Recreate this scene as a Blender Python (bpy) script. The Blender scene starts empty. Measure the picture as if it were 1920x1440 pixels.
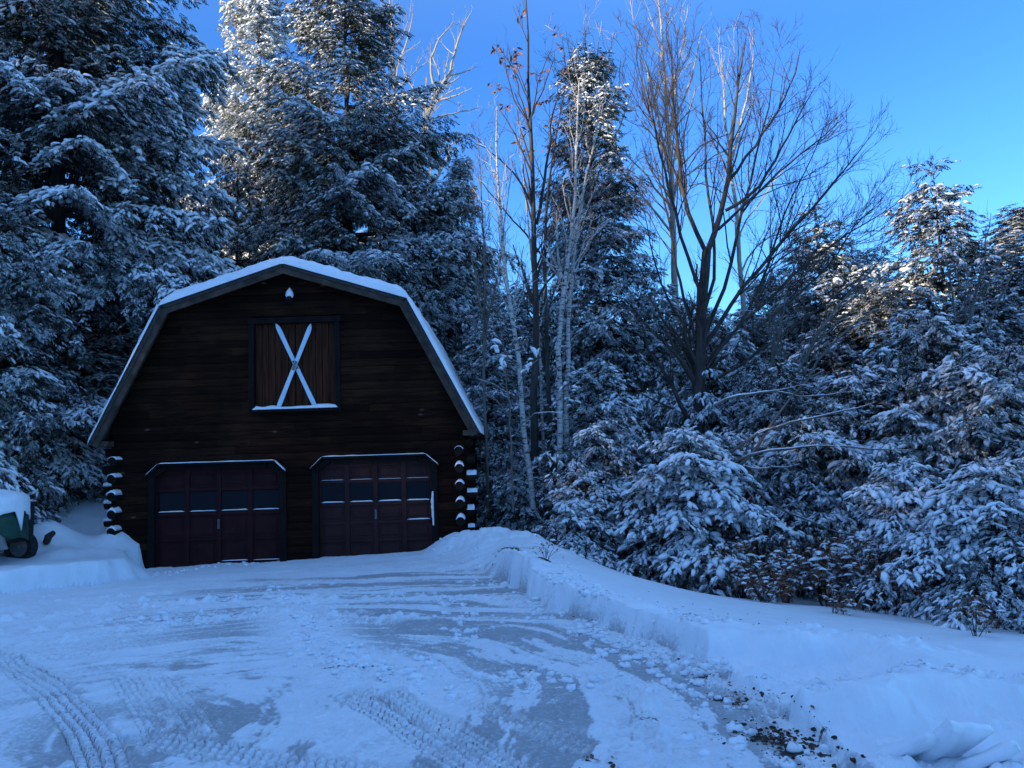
import bpy, math, random
import numpy as np
rnd = random.Random(7)
C = bpy.context.scene.collection
SC = bpy.context.scene
f32 = np.float32

# ------------------------------------------------------------------ camera
CAMZ, PITCH, ROLL, FPX = 1.65, math.radians(5), math.radians(1.8), 1566.0
F = np.array([0, math.cos(PITCH), math.sin(PITCH)])
U0 = np.array([0, -math.sin(PITCH), math.cos(PITCH)])
R0 = np.array([1.0, 0, 0])
RV = R0*math.cos(ROLL) - U0*math.sin(ROLL)
UV = R0*math.sin(ROLL) + U0*math.cos(ROLL)
def ray(px, py):
    return F + (px-960)/FPX*RV + (720-py)/FPX*UV
def at(px, py, Y):
    d = ray(px, py)
    return np.array([0, 0, CAMZ]) + d*(Y/d[1])
cam = bpy.data.cameras.new('camera'); co = bpy.data.objects.new('camera', cam); C.objects.link(co)
import mathutils
M3 = mathutils.Matrix(((RV[0], UV[0], -F[0]), (RV[1], UV[1], -F[1]), (RV[2], UV[2], -F[2])))
co.matrix_world = mathutils.Matrix.Translation((0, 0, CAMZ)) @ M3.to_4x4()
cam.sensor_width = 36; cam.lens = 36*FPX/1920; cam.clip_end = 3000; cam.clip_start = .05
SC.camera = co

# ------------------------------------------------------------------ light
SUN_EL = math.radians(12); SD = np.array([-.9, -.43]); SD /= np.linalg.norm(SD)
w = bpy.data.worlds.new('World'); SC.world = w; w.use_nodes = True
nt = w.node_tree; nt.nodes.clear()
sky = nt.nodes.new('ShaderNodeTexSky'); sky.sky_type = 'NISHITA'; sky.sun_disc = False
sky.sun_elevation = SUN_EL; sky.sun_rotation = math.atan2(SD[0], SD[1]) % (2*math.pi)
sky.ozone_density = 3.0; sky.dust_density = .3; sky.air_density = 1.0; sky.altitude = 300
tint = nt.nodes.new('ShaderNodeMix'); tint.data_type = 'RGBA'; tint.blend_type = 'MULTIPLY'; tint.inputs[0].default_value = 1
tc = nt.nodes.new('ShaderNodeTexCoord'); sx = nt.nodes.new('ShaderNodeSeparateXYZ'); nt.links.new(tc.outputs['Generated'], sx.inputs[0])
# deep blue low in the sky, an added brighter, whiter tint overhead to lift the shaded snow
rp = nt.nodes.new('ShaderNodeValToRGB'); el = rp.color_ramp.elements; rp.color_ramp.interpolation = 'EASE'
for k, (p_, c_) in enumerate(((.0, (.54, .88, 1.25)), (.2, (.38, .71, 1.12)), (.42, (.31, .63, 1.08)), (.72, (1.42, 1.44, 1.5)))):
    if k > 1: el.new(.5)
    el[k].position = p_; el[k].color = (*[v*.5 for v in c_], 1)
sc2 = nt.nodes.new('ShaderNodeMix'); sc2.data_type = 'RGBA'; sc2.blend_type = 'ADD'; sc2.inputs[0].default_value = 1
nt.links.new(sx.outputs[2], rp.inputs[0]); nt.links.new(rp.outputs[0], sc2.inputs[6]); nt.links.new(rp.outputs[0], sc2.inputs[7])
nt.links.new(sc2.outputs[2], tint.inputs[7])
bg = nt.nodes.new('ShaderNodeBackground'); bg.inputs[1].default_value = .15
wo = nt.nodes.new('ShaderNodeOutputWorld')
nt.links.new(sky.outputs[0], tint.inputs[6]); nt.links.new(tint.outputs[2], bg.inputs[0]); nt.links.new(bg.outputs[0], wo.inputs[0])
sl = bpy.data.lights.new('sun', 'SUN'); sl.energy = 4.2; sl.angle = math.radians(.5); sl.color = (1, .84, .58)
so = bpy.data.objects.new('sun', sl); C.objects.link(so)
sv = mathutils.Vector((SD[0]*math.cos(SUN_EL), SD[1]*math.cos(SUN_EL), math.sin(SUN_EL)))
so.rotation_euler = sv.to_track_quat('Z', 'Y').to_euler(); so.location = (-20, -10, 40)
SC.view_settings.view_transform = 'Standard'; SC.view_settings.look = 'None'
SC.view_settings.exposure = 1.32; SC.view_settings.gamma = 1
SC.cycles.max_bounces = 5; SC.cycles.diffuse_bounces = 3; SC.cycles.glossy_bounces = 2
SC.cycles.transmission_bounces = 2; SC.cycles.transparent_max_bounces = 4
SC.cycles.caustics_reflective = False; SC.cycles.caustics_refractive = False

# ------------------------------------------------------------------ noise
def hsh(ix, iy, seed):
    with np.errstate(over='ignore'):
        h = ix.astype(np.uint32)*np.uint32(374761393) + iy.astype(np.uint32)*np.uint32(668265263) + np.uint32((seed*1446653) & 0xffffffff)
        h = (h ^ (h >> np.uint32(13)))*np.uint32(1274126177)
        h = h ^ (h >> np.uint32(16))
    return (h >> np.uint32(8)).astype(f32)/f32(2**24)
def vn(x, y, seed=0):
    x = np.asarray(x, f32); y = np.asarray(y, f32)
    fx = np.floor(x); fy = np.floor(y)
    ix = fx.astype(np.int64) & 0xffffffff; iy = fy.astype(np.int64) & 0xffffffff
    ux = x-fx; uy = y-fy
    ux = ux*ux*(3-2*ux); uy = uy*uy*(3-2*uy)
    ix1 = (ix+1) & 0xffffffff; iy1 = (iy+1) & 0xffffffff
    a = hsh(ix, iy, seed); b = hsh(ix1, iy, seed); c = hsh(ix, iy1, seed); d = hsh(ix1, iy1, seed)
    return (a+(b-a)*ux)*(1-uy) + (c+(d-c)*ux)*uy
def fbm(x, y, seed=0, o=4, g=.5):
    s = 0; a = 1; t = 0
    for k in range(o):
        s = s + a*vn(x*2.03**k, y*2.03**k, seed+k*17); t += a; a *= g
    return s/t
def sst(a, b, x):
    t = np.clip((x-a)/(b-a), 0, 1); return t*t*(3-2*t)

# ------------------------------------------------------------------ object helpers
def mesh_np(name, V, faces, mats, midx=None, smooth=False, attrs=None):
    """faces: list of (n,k) int arrays"""
    me = bpy.data.meshes.new(name)
    V = np.ascontiguousarray(V, f32)
    faces = [np.asarray(f, np.int32) for f in faces if len(f)]
    me.vertices.add(len(V)); me.vertices.foreach_set('co', V.ravel())
    tot = sum(f.size for f in faces); nf = sum(len(f) for f in faces)
    me.loops.add(tot); me.loops.foreach_set('vertex_index', np.concatenate([f.ravel() for f in faces]))
    me.polygons.add(nf)
    ls = []; o = 0
    for f in faces:
        ls.append(o+np.arange(len(f), dtype=np.int32)*f.shape[1]); o += f.size
    me.polygons.foreach_set('loop_start', np.concatenate(ls).astype(np.int32))
    if midx is not None: me.polygons.foreach_set('material_index', np.asarray(midx, np.int32))
    me.polygons.foreach_set('use_smooth', np.full(nf, smooth, bool))
    for m in mats: me.materials.append(m)
    if attrs:
        for k, a in attrs.items():
            at_ = me.attributes.new(k, 'FLOAT', 'POINT'); at_.data.foreach_set('value', np.asarray(a, f32))
    me.update(calc_edges=True)
    return me
def link(name, me, parent=None, loc=None):
    o = bpy.data.objects.new(name, me); C.objects.link(o)
    if parent is not None: o.parent = parent
    if loc is not None: o.location = loc
    return o
def tag(o, label=None, cat=None, group=None, kind=None):
    if label: o['label'] = label
    if cat: o['category'] = cat
    if group: o['group'] = group
    if kind: o['kind'] = kind
    return o
def empty(name, loc, label, cat, group=None):
    o = bpy.data.objects.new(name, None); C.objects.link(o); o.location = loc
    o.empty_display_size = .2
    return tag(o, label, cat, group)
class MB:
    """collects simple solids into one mesh"""
    def __init__(s): s.v = []; s.f = []; s.n = 0
    def add(s, V, faces):
        V = np.asarray(V, float)
        s.v.append(V); s.f += [tuple(int(i)+s.n for i in f) for f in faces]; s.n += len(V)
    def box(s, x0, x1, y0, y1, z0, z1):
        V = [(x, y, z) for z in (z0, z1) for y in (y0, y1) for x in (x0, x1)]
        s.add(V, [(0, 2, 3, 1), (4, 5, 7, 6), (0, 1, 5, 4), (2, 6, 7, 3), (0, 4, 6, 2), (1, 3, 7, 5)])
    def prism(s, P, y0, y1):
        """polygon P of (x,z), counter-clockwise seen from -y"""
        n = len(P)
        V = [(x, y0, z) for x, z in P] + [(x, y1, z) for x, z in P]
        F_ = [tuple(range(n)), tuple(range(2*n-1, n-1, -1))]
        for i in range(n):
            j = (i+1) % n; F_.append((i, n+i, n+j, j))
        s.add(V, F_)
    def board(s, a, b, wd, y0, y1):
        """board in the xz plane from a to b, width wd"""
        a = np.array(a, float); b = np.array(b, float); d = (b-a)/np.linalg.norm(b-a); n = np.array([-d[1], d[0]])*wd/2
        s.prism([tuple(a-n), tuple(b-n), tuple(b+n), tuple(a+n)], y0, y1)
    def tube(s, pts, rad, n=8, cap=True):
        pts = np.asarray(pts, float); rad = np.broadcast_to(np.asarray(rad, float), (len(pts),))
        T = np.gradient(pts, axis=0); T /= np.linalg.norm(T, axis=1)[:, None]+1e-9
        ref = np.array([0, 0, 1.]) if abs(T[0][2]) < .9 else np.array([1., 0, 0])
        V = []
        for p, t, r in zip(pts, T, rad):
            a = np.cross(t, ref); a /= np.linalg.norm(a)+1e-9; b = np.cross(t, a)
            for k in range(n):
                th = 2*math.pi*k/n; V.append(p+r*(a*math.cos(th)+b*math.sin(th)))
        F_ = [(i*n+k, i*n+(k+1) % n, (i+1)*n+(k+1) % n, (i+1)*n+k) for i in range(len(pts)-1) for k in range(n)]
        if cap: F_ += [tuple(range(n)), tuple(range((len(pts)-1)*n+n-1, (len(pts)-1)*n-1, -1))]
        s.add(V, F_)
    def build(s, name, m, parent=None, loc=None, bevel=0, smooth=False, world=True):
        me = bpy.data.meshes.new(name); V = np.concatenate(s.v)
        if parent is not None and world:
            V = V - np.array(parent_loc(parent))
        me.from_pydata(V.tolist(), [], s.f); me.update(); me.materials.append(m)
        if smooth: me.polygons.foreach_set('use_smooth', [True]*len(me.polygons))
        o = link(name, me, parent, loc)
        if bevel:
            b = o.modifiers.new('bevel', 'BEVEL'); b.width = bevel; b.segments = 2; b.limit_method = 'ANGLE'
        return o
def parent_loc(o):
    L = np.zeros(3)
    while o is not None: L += np.array(o.location); o = o.parent
    return L

# ------------------------------------------------------------------ materials
def mat(name):
    m = bpy.data.materials.new(name); m.use_nodes = True
    return m, m.node_tree, m.node_tree.nodes['Principled BSDF']
def N(nt, typ, **kw):
    n = nt.nodes.new(typ)
    for k, v in kw.items():
        if k.startswith('i_'): n.inputs[int(k[2:])].default_value = v
        else: setattr(n, k, v)
    return n
def ramp(nt, stops):
    r = nt.nodes.new('ShaderNodeValToRGB'); e = r.color_ramp.elements
    while len(e) < len(stops): e.new(.5)
    for el, (p, c) in zip(e, stops): el.position = p; el.color = (*c, 1)
    return r
def noise_mat(name, stops, scale=5, stretch=(1, 1, 1), rough=.8, bump=0, detail=6, coord='Object', bdist=.02, spec=.3):
    m, nt, b = mat(name)
    tc = N(nt, 'ShaderNodeTexCoord'); mp = N(nt, 'ShaderNodeMapping'); mp.inputs[3].default_value = stretch
    ns = N(nt, 'ShaderNodeTexNoise'); ns.inputs['Scale'].default_value = scale; ns.inputs['Detail'].default_value = detail
    nt.links.new(tc.outputs[coord], mp.inputs[0]); nt.links.new(mp.outputs[0], ns.inputs['Vector'])
    r = ramp(nt, stops); nt.links.new(ns.outputs[0], r.inputs[0]); nt.links.new(r.outputs[0], b.inputs['Base Color'])
    b.inputs['Roughness'].default_value = rough; b.inputs['Specular IOR Level'].default_value = spec
    if bump:
        bp = N(nt, 'ShaderNodeBump'); bp.inputs['Strength'].default_value = bump; bp.inputs['Distance'].default_value = bdist
        nt.links.new(ns.outputs[0], bp.inputs['Height']); nt.links.new(bp.outputs[0], b.inputs['Normal'])
    return m
M_snow = noise_mat('snow', [(.3, (.80, .82, .85)), (.7, (.88, .89, .91))], 9, rough=.7, bump=.35, bdist=.03, spec=.2)
M_treesnow = noise_mat('tree_snow', [(.3, (.78, .80, .83)), (.7, (.88, .89, .91))], 3, rough=.75, spec=.1)
def leaf_mat(name, c1, c2, dust, lo=-.35, thr=.40):
    m, nt, b = mat(name)
    ge = N(nt, 'ShaderNodeNewGeometry'); tc = N(nt, 'ShaderNodeTexCoord')
    ns = N(nt, 'ShaderNodeTexNoise'); ns.inputs['Scale'].default_value = .9; ns.inputs['Detail'].default_value = 3
    nt.links.new(tc.outputs['Object'], ns.inputs['Vector'])
    r = ramp(nt, [(.35, c1), (.65, c2)]); nt.links.new(ns.outputs[0], r.inputs[0])
    n2 = N(nt, 'ShaderNodeTexNoise'); n2.inputs['Scale'].default_value = 4.5; n2.inputs['Detail'].default_value = 5
    nt.links.new(tc.outputs['Object'], n2.inputs['Vector'])
    r2 = ramp(nt, [(thr, (0, 0, 0)), (thr+.12, (dust,)*3)]); nt.links.new(n2.outputs[0], r2.inputs[0])
    # snow dust strongest on upper sides, carried lower to imitate sunlit tops
    sx = N(nt, 'ShaderNodeSeparateXYZ'); nt.links.new(ge.outputs['Normal'], sx.inputs[0])
    up = N(nt, 'ShaderNodeMapRange'); up.inputs[1].default_value = lo; up.inputs[2].default_value = .7
    nt.links.new(sx.outputs[2], up.inputs[0])
    mu = N(nt, 'ShaderNodeMath', operation='MULTIPLY'); nt.links.new(up.outputs[0], mu.inputs[0]); nt.links.new(r2.outputs[0], mu.inputs[1])
    mx = N(nt, 'ShaderNodeMix', data_type='RGBA'); nt.links.new(mu.outputs[0], mx.inputs[0]); nt.links.new(r.outputs[0], mx.inputs[6])
    mx.inputs[7].default_value = (.8, .82, .85, 1); nt.links.new(mx.outputs[2], b.inputs['Base Color'])
    b.inputs['Roughness'].default_value = .6; b.inputs['Specular IOR Level'].default_value = .25
    return m
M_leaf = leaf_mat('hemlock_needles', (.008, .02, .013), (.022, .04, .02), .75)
M_bark = noise_mat('conifer_bark', [(.3, (.025, .02, .016)), (.7, (.075, .06, .05))], 12, (1, 1, .2), .9, .5)
M_bare = noise_mat('grey_bark', [(.3, (.07, .06, .052)), (.7, (.17, .15, .135))], 6, (1, 1, .25), .85, .3)
M_dark = noise_mat('dark_bark', [(.3, (.03, .024, .02)), (.7, (.075, .062, .055))], 8, (1, 1, .25), .85, .3)
M_pale = noise_mat('pale_bark', [(.3, (.28, .25, .21)), (.7, (.42, .38, .33))], 5, (1, 1, .3), .8, .2)
M_birch = noise_mat('birch_bark', [(.36, (.05, .045, .04)), (.46, (.36, .34, .32)), (.75, (.52, .5, .47))], 7, (1, 1, 3.5), .7, .2)
M_brown = noise_mat('dry_leaf', [(.3, (.11, .045, .025)), (.7, (.30, .145, .08))], 8, rough=.8)
M_soil = noise_mat('soil', [(.3, (.03, .022, .016)), (.7, (.09, .068, .05))], 20, rough=1, bump=.8)

def snow_ground_mat(name, drive):
    m, nt, b = mat(name)
    tc = N(nt, 'ShaderNodeTexCoord'); A = lambda n: N(nt, 'ShaderNodeAttribute', attribute_name=n)
    n1 = N(nt, 'ShaderNodeTexNoise'); n1.inputs['Scale'].default_value = 30; n1.inputs['Detail'].default_value = 8; n1.inputs['Roughness'].default_value = .7
    n2 = N(nt, 'ShaderNodeTexNoise'); n2.inputs['Scale'].default_value = 4; n2.inputs['Detail'].default_value = 5
    for n in (n1, n2): nt.links.new(tc.outputs['Object'], n.inputs['Vector'])
    sn = ramp(nt, [(.3, (.80, .82, .85)), (.7, (.88, .89, .91))]); nt.links.new(n2.outputs[0], sn.inputs[0])
    ic = ramp(nt, [(.3, (.10, .096, .095)), (.5, (.28, .278, .28)), (.7, (.55, .55, .57))]); nt.links.new(n1.outputs[0], ic.inputs[0])
    ba = A('bare'); di = A('dirt')
    # break the bare mask up with fine grain
    ad = N(nt, 'ShaderNodeMath', operation='ADD'); nt.links.new(ba.outputs['Fac'], ad.inputs[0])
    su = N(nt, 'ShaderNodeMath', operation='MULTIPLY_ADD'); su.inputs[1].default_value = 2.0; su.inputs[2].default_value = -1.0
    nt.links.new(n1.outputs[0], su.inputs[0]); nt.links.new(su.outputs[0], ad.inputs[1])
    mr = N(nt, 'ShaderNodeMapRange', interpolation_type='SMOOTHSTEP'); mr.inputs[1].default_value = .2; mr.inputs[2].default_value = 1.15
    nt.links.new(ad.outputs[0], mr.inputs[0])
    mx = N(nt, 'ShaderNodeMix', data_type='RGBA'); nt.links.new(mr.outputs[0], mx.inputs[0]); nt.links.new(sn.outputs[0], mx.inputs[6]); nt.links.new(ic.outputs[0], mx.inputs[7])
    ad2 = N(nt, 'ShaderNodeMath', operation='ADD'); nt.links.new(di.outputs['Fac'], ad2.inputs[0]); nt.links.new(su.outputs[0], ad2.inputs[1])
    mr2 = N(nt, 'ShaderNodeMapRange', interpolation_type='SMOOTHSTEP'); mr2.inputs[1].default_value = .42; mr2.inputs[2].default_value = .7
    nt.links.new(ad2.outputs[0], mr2.inputs[0])
    so_ = ramp(nt, [(.35, (.012, .01, .008)), (.7, (.06, .048, .036))]); nt.links.new(n1.outputs[0], so_.inputs[0])
    mx2 = N(nt, 'ShaderNodeMix', data_type='RGBA'); nt.links.new(mr2.outputs[0], mx2.inputs[0]); nt.links.new(mx.outputs[2], mx2.inputs[6]); nt.links.new(so_.outputs[0], mx2.inputs[7])
    nt.links.new(mx2.outputs[2], b.inputs['Base Color'])
    ro = N(nt, 'ShaderNodeMapRange'); ro.inputs[3].default_value = .7; ro.inputs[4].default_value = .5
    nt.links.new(mr.outputs[0], ro.inputs[0]); nt.links.new(ro.outputs[0], b.inputs['Roughness'])
    b.inputs['Specular IOR Level'].default_value = .25
    bp = N(nt, 'ShaderNodeBump'); bp.inputs['Strength'].default_value = .8 if drive else .5; bp.inputs['Distance'].default_value = .02
    nt.links.new(n1.outputs[0], bp.inputs['Height']); nt.links.new(bp.outputs[0], b.inputs['Normal'])
    return m

# ------------------------------------------------------------------ terrain
CP = np.array([(1.3,8,.09),(.42,11.2,.12),(.2,13,.12),(-.5,16.2,.1),(-.9,17.2,.12),(-.3,17.2,.13),(.25,17.3,.1),(.8,16.4,-.1),(1.3,17,-.5),(1.05,18.5,-.6),
  (1.55,13,-.3),(3.0,11,-.62),(3.3,17,-1.14),(5.6,15,-1.17),(7.6,12.5,-1.2),(3.2,8,-.28),(4.7,8,-.42),(1.9,5.7,.20),(3.0,5.8,.14),(4.4,6.2,.0),(1.75,7,.15),(2.2,6.9,.16),(2.9,6.7,.08),(6,6.4,-.12),(8,9,-.9),
  (2,4,.22),(4,4.5,.2),(3,2,.2),(2,0,.15),(-8.2,13.9,.05),(-9.5,15.5,.02),(-8.0,17,-.06),(-7.7,17.8,-.08),(-9.5,17.4,.22),(-9.2,18.4,.3),(-8.9,19.2,.6),(-10.2,20,.92),(-12,18,.5),(-12,20.5,.95),(-9,24,1.1),(-14,26,1.2),(-12,14,.05),(-14,9,.1),
  (-10,2,.1),(-4.8,19,-.3),(-4.8,27,-.2),(0,22,-.5),(0,28,-.6),(8,20,-1.9),(14,18,-2.3),(12,26,-2.4),(22,40,-3),(-6,34,.7),(-30,40,3),(-30,10,1),(30,10,-2.2),(20,0,-.6),(-20,-20,.5),(10,-20,.2),(0,-10,.1),(0,60,-1),(-45,60,5),(45,60,-4)], float)
def mq(r2): return np.sqrt(r2+.6)
_D = mq(((CP[:, None, :2]-CP[None, :, :2])**2).sum(-1))
_n = len(CP); _A = np.zeros((_n+3, _n+3)); _A[:_n, :_n] = _D + np.eye(_n)*-.02
_A[:_n, _n] = 1; _A[:_n, _n+1:] = CP[:, :2]; _A[_n:, :_n] = _A[:_n, _n:].T
_W = np.linalg.solve(_A, np.concatenate([CP[:, 2], [0, 0, 0]]))
def zfield(x, y):
    s = np.zeros(x.shape, f32)
    for i in range(_n): s += f32(_W[i])*np.sqrt((x-f32(CP[i, 0]))**2+(y-f32(CP[i, 1]))**2+f32(.6))
    s += f32(_W[_n]) + f32(_W[_n+1])*x + f32(_W[_n+2])*y
    r = np.sqrt(x*x+(y-15)**2)
    k = 1-sst(45, 75, r)
    return s*k + (1-k)*np.clip(-.05*x, -6, 4)
def zdrive(x, y):
    s = -.38*sst(6.5, 17.5, y)
    return s + .03*np.clip(x+4.8, -3, 4)*sst(12, 17.5, y)
def sdf(x, y, P):
    P = np.asarray(P, float); d = np.full(x.shape, 1e9, f32); inside = np.zeros(x.shape, bool)
    for i in range(len(P)):
        a = P[i]; b = P[(i+1) % len(P)]; e = b-a
        wx = x-f32(a[0]); wy = y-f32(a[1])
        t = np.clip((wx*e[0]+wy*e[1])/(e@e), 0, 1)
        d = np.minimum(d, (wx-t*f32(e[0]))**2+(wy-t*f32(e[1]))**2)
        c = (a[1] > y) != (b[1] > y)
        if abs(e[1]) > 1e-9: inside ^= c & (x < e[0]*(y-a[1])/e[1]+a[0])
    d = np.sqrt(d)
    return np.where(inside, -d, d)
DRIVE = [(-60,13.0),(-12,13.3),(-8.3,13.6),(-7.75,14.8),(-7.15,15.9),(-7.3,16.6),(-7.95,17.4),(-7.95,19.2),(-1.9,19.2),(-1.75,17.4),(-1.2,16.6),(-.75,15.4),(-.25,13.2),(.02,11.8),(.12,10.95),(.5,9.5),(1.05,7.9),(1.42,6.6),(1.62,5.7),(1.72,4.6),(1.9,3),(1.9,-30),(-60,-30)]
CUT1 = [(1.3,6.5),(1.75,6.62),(2.1,6.45),(2.55,6.55),(2.75,6.1),(2.3,5.45),(1.8,5.15),(1.4,5.3)]
CUT2 = [(1.3,5.15),(1.72,5.02),(2.0,4.9),(2.5,5.1),(3.0,5.05),(3.6,5.35),(4.6,5.4),(6,5.7),(6,1),(1.5,1)]
def px2g(pts):
    out = []
    for px, py in pts:
        d = ray(px, py); t = (CAMZ)/(-d[2]) if d[2] < 0 else 20
        for _ in range(12):
            p = d*t; z = float(zdrive(np.array([p[0]], f32), np.array([p[1]], f32))[0]); t = (z-CAMZ)/d[2]
        out.append((d[0]*t, d[1]*t))
    return np.array(out)
def smooth_line(P, n=10):
    P = np.asarray(P, float)
    for _ in range(3):
        Q = [P[0]]
        for a, b in zip(P[:-1], P[1:]): Q += [a*.75+b*.25, a*.25+b*.75]
        P = np.array(Q+[P[-1]])
    return P
TRACKS = [([(-60,1222),(0,1236),(70,1274),(130,1325),(180,1388),(205,1470)],.27,1.0),
          ([(250,1385),(400,1408),(520,1424),(760,1450)],.26,.9),
          ([(660,1305),(740,1345),(830,1400),(910,1460)],.25,.9),
          ([(730,1305),(820,1350),(900,1398),(1000,1470)],.22,.7),
          ([(880,1310),(960,1350),(1080,1400)],.2,.4),
          ([(235,1270),(270,1320),(300,1375)],.2,.5),([(305,1265),(345,1320),(380,1380)],.2,.5)]
TRK = [(smooth_line(px2g(p)), w_, s_) for p, w_, s_ in TRACKS]
def tracks(x, y):
    h = np.zeros(x.shape, f32); cov = np.zeros(x.shape, f32); lugm = np.zeros(x.shape, f32)
    for P, w_, st in TRK:
        lo = P.min(0)-.5; hi = P.max(0)+.5
        ix = np.nonzero((x > lo[0]) & (x < hi[0]) & (y > lo[1]) & (y < hi[1]))
        X = x[ix]; Y = y[ix]
        if X.size == 0: continue
        bd = np.full(X.shape, 1e9, f32); bs = np.zeros(X.shape, f32); bsg = np.ones(X.shape, f32); L = 0
        for a, b in zip(P[:-1], P[1:]):
            e = b-a; l = np.linalg.norm(e); u = e/l
            t = np.clip((X-a[0])*u[0]+(Y-a[1])*u[1], 0, l)
            qx = X-a[0]-t*u[0]; qy = Y-a[1]-t*u[1]; d = np.sqrt(qx*qx+qy*qy)
            k = d < bd; bd[k] = d[k]; bs[k] = (L+t)[k]; bsg[k] = np.sign(u[0]*qy-u[1]*qx)[k]; L += l
        D = bd*bsg; fade = 1-sst(w_*.46, w_*.56, bd)
        col = np.floor((D/w_+.5)*4); c2 = (D/w_+.5)*4-col
        ph = bs/.062+np.where(col % 2 == 0, 0, .5)+.35*np.abs(c2-.5)
        lug = sst(.25, .42, np.abs((ph % 1)-.5)*2)*sst(.06, .16, np.minimum(c2, 1-c2))
        wear = .5+.8*fbm(X*2.2, Y*2.2, 77, 3)
        hh = fade*(-.055+.055*lug*wear) + .03*np.exp(-((bd-w_*.6)/.05)**2)*fbm(X*7, Y*7, 5, 2)
        h[ix] += (st*hh).astype(f32); cov[ix] = np.maximum(cov[ix], (fade*st).astype(f32)); lugm[ix] = np.maximum(lugm[ix], (fade*st*(1-lug)).astype(f32))
    return h, cov, lugm
def terrain(x, y, detail=True):
    x = np.asarray(x, f32); y = np.asarray(y, f32)
    en = (fbm(x*1.6, y*1.6, 3, 3)-.5)*.28 + (fbm(x*6, y*6, 4, 3)-.5)*.09
    d0 = sdf(x, y, DRIVE)
    d = d0 + en*.8
    dc1 = sdf(x, y, CUT1)+en*.9; dc2 = sdf(x, y, CUT2)+en*1.0
    zf = zfield(x, y); zd = zdrive(x, y)
    # width of the bank face: crisp where shovelled, soft at the heap by the garage
    soft = sst(12.5, 16, y)*sst(-3.5, -1, x)
    soft = np.maximum(soft, .75*np.exp(-((x+7.3)/.55)**2-((y-16.9)/1.0)**2))
    wd = .045+.62*soft
    k = sst(-wd*.6, wd, d)
    kc = np.minimum(sst(-.06, .16, dc1), sst(-.05, .16, dc2))
    lip = (.075*sst(13.5, 11.5, y)*sst(6.3, 7.5, y)+.035)*np.exp(-((d-.15)/.5)**2)*(fbm(x*2, y*2, 9, 3)*1.1+.4)*(1-.6*soft)
    zf = zf + lip + (fbm(x*.8, y*.8, 11, 3)-.5)*.10
    rough_heap = np.exp(-(((x+.5)/1.5)**2+((y-16.8)/1.6)**2))
    zf = zf + rough_heap*(fbm(x*2.2, y*2.2, 12, 4)-.45)*.35
    rough2 = np.exp(-(((x-2.9)/.7)**2+((y-7.0)/.5)**2))+.8*np.exp(-(((x-2.0)/.5)**2+((y-6.3)/.35)**2))+.6*np.exp(-(((x-3.4)/1.3)**2+((y-5.2)/.25)**2))
    zf = zf + rough2*(np.maximum(fbm(x*5, y*5, 14, 4, .6)-.42, 0)*.35)
    # drifts and mounds to the left of the garage
    for mx, my, sx, sy, h in ((-9.65,17.4,.6,.6,.38),(-8.5,17.9,.35,.6,.26),(-11.2,16.9,.8,.6,.2),(-8.85,16.4,.3,.5,.12)):
        zf = zf + f32(h)*np.exp(-(((x-mx)/sx)**2+((y-my)/sy)**2))
    zcut = zd + .06*fbm(x*3, y*3, 21, 4)+.02
    near = sst(60, 25, np.sqrt(x*x+y*y))
    # plough sweep coordinates: arcs about a centre left of the camera
    ax = x+2.5; ay = y-5.5; r = np.sqrt(ax*ax+ay*ay)+1e-3; th = np.arctan2(ay, ax)
    wob = (fbm(x*.7, y*.7, 31, 2)-.5)*1.0
    st1 = fbm((r+wob)*4.5, th*r*.8, 33, 6, .72)
    st2 = fbm((r+wob)*15, th*r*2.2, 35, 5, .7)
    blot = fbm(x*1.1, y*1.1, 37, 4)
    wt = .9*np.exp(-((x-.1+.2*(y-7))/2.7)**2)*sst(17, 12, y) + .8*np.exp(-((x+3.0)/2.8)**2)*np.exp(-((y-12)/3.5)**2) + .65*sst(-5.0, -2.0, x)*sst(8.5, 6.5, y)
    wt = wt*(.35+1.1*blot)
    streak = .55*st1+.45*st2
    stl = fbm((r+wob*.7)*2.6, th*r*.16+wob*.2, 39, 5, .62)
    streak2 = .56*stl+.28*st1+.16*st2 + (fbm(x*3.5+y*.8, y*2.2, 46, 5, .68)-.5)*.26*sst(10, 6.5, y)
    bare = np.clip(sst(.45, .56, streak2)*1.25*wt, 0, .88)*sst(-6.6, -5, x-.0*y)
    pack = sst(.35, .65, fbm(x*2.3, y*2.3, 38, 5, .65))
    bare = np.maximum(bare, (.20+.26*pack)*sst(-9.5, -6, x-.35*(y-9))*sst(18.5, 16.5, y)*(.55+.45*sst(.40, .56, st2)))
    # crumbs and windrows
    wind = sst(.5, .68, fbm((r+wob)*1.6, th*r*.3, 41, 3))
    cr = np.maximum(fbm(x*6, y*6, 43, 4, .55)-.52, 0)*.22*(.15+wind)*sst(17, 12, y)
    cr += np.maximum(fbm(x*17, y*17, 45, 3, .55)-.56, 0)*.09*(.3+wind)*sst(16, 9, y)
    bare = bare*(1-np.clip(cr*14, 0, .85))
    hd = zd + (streak2-.5)*.16*(1-.6*bare) - bare*.02 + cr*(1-.6*bare) + (blot-.5)*.05
    # windrow pushed up in front of the door and a clump left in mid drive
    P = smooth_line(px2g([(560,1125),(555,1160),(580,1200),(640,1240),(730,1275),(800,1290)]))
    dl = np.full(x.shape, 9, f32)
    for a in P[::2]: dl = np.minimum(dl, np.sqrt((x-a[0])**2+((y-a[1])*.7)**2))
    hd = hd + .10*np.exp(-(dl/.28)**2)*np.maximum(fbm(x*6, y*6, 51, 4, .6)-.32, 0)*1.6
    bare = bare*(1-.85*np.exp(-(dl/.4)**2))
    th_, cov, lugm = tracks(x, y) if detail else (0, 0, 0)
    hd = hd*1 + th_
    bare = np.maximum(bare*(1-.5*cov), .7*lugm)
    smooth_flat = cov
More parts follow.
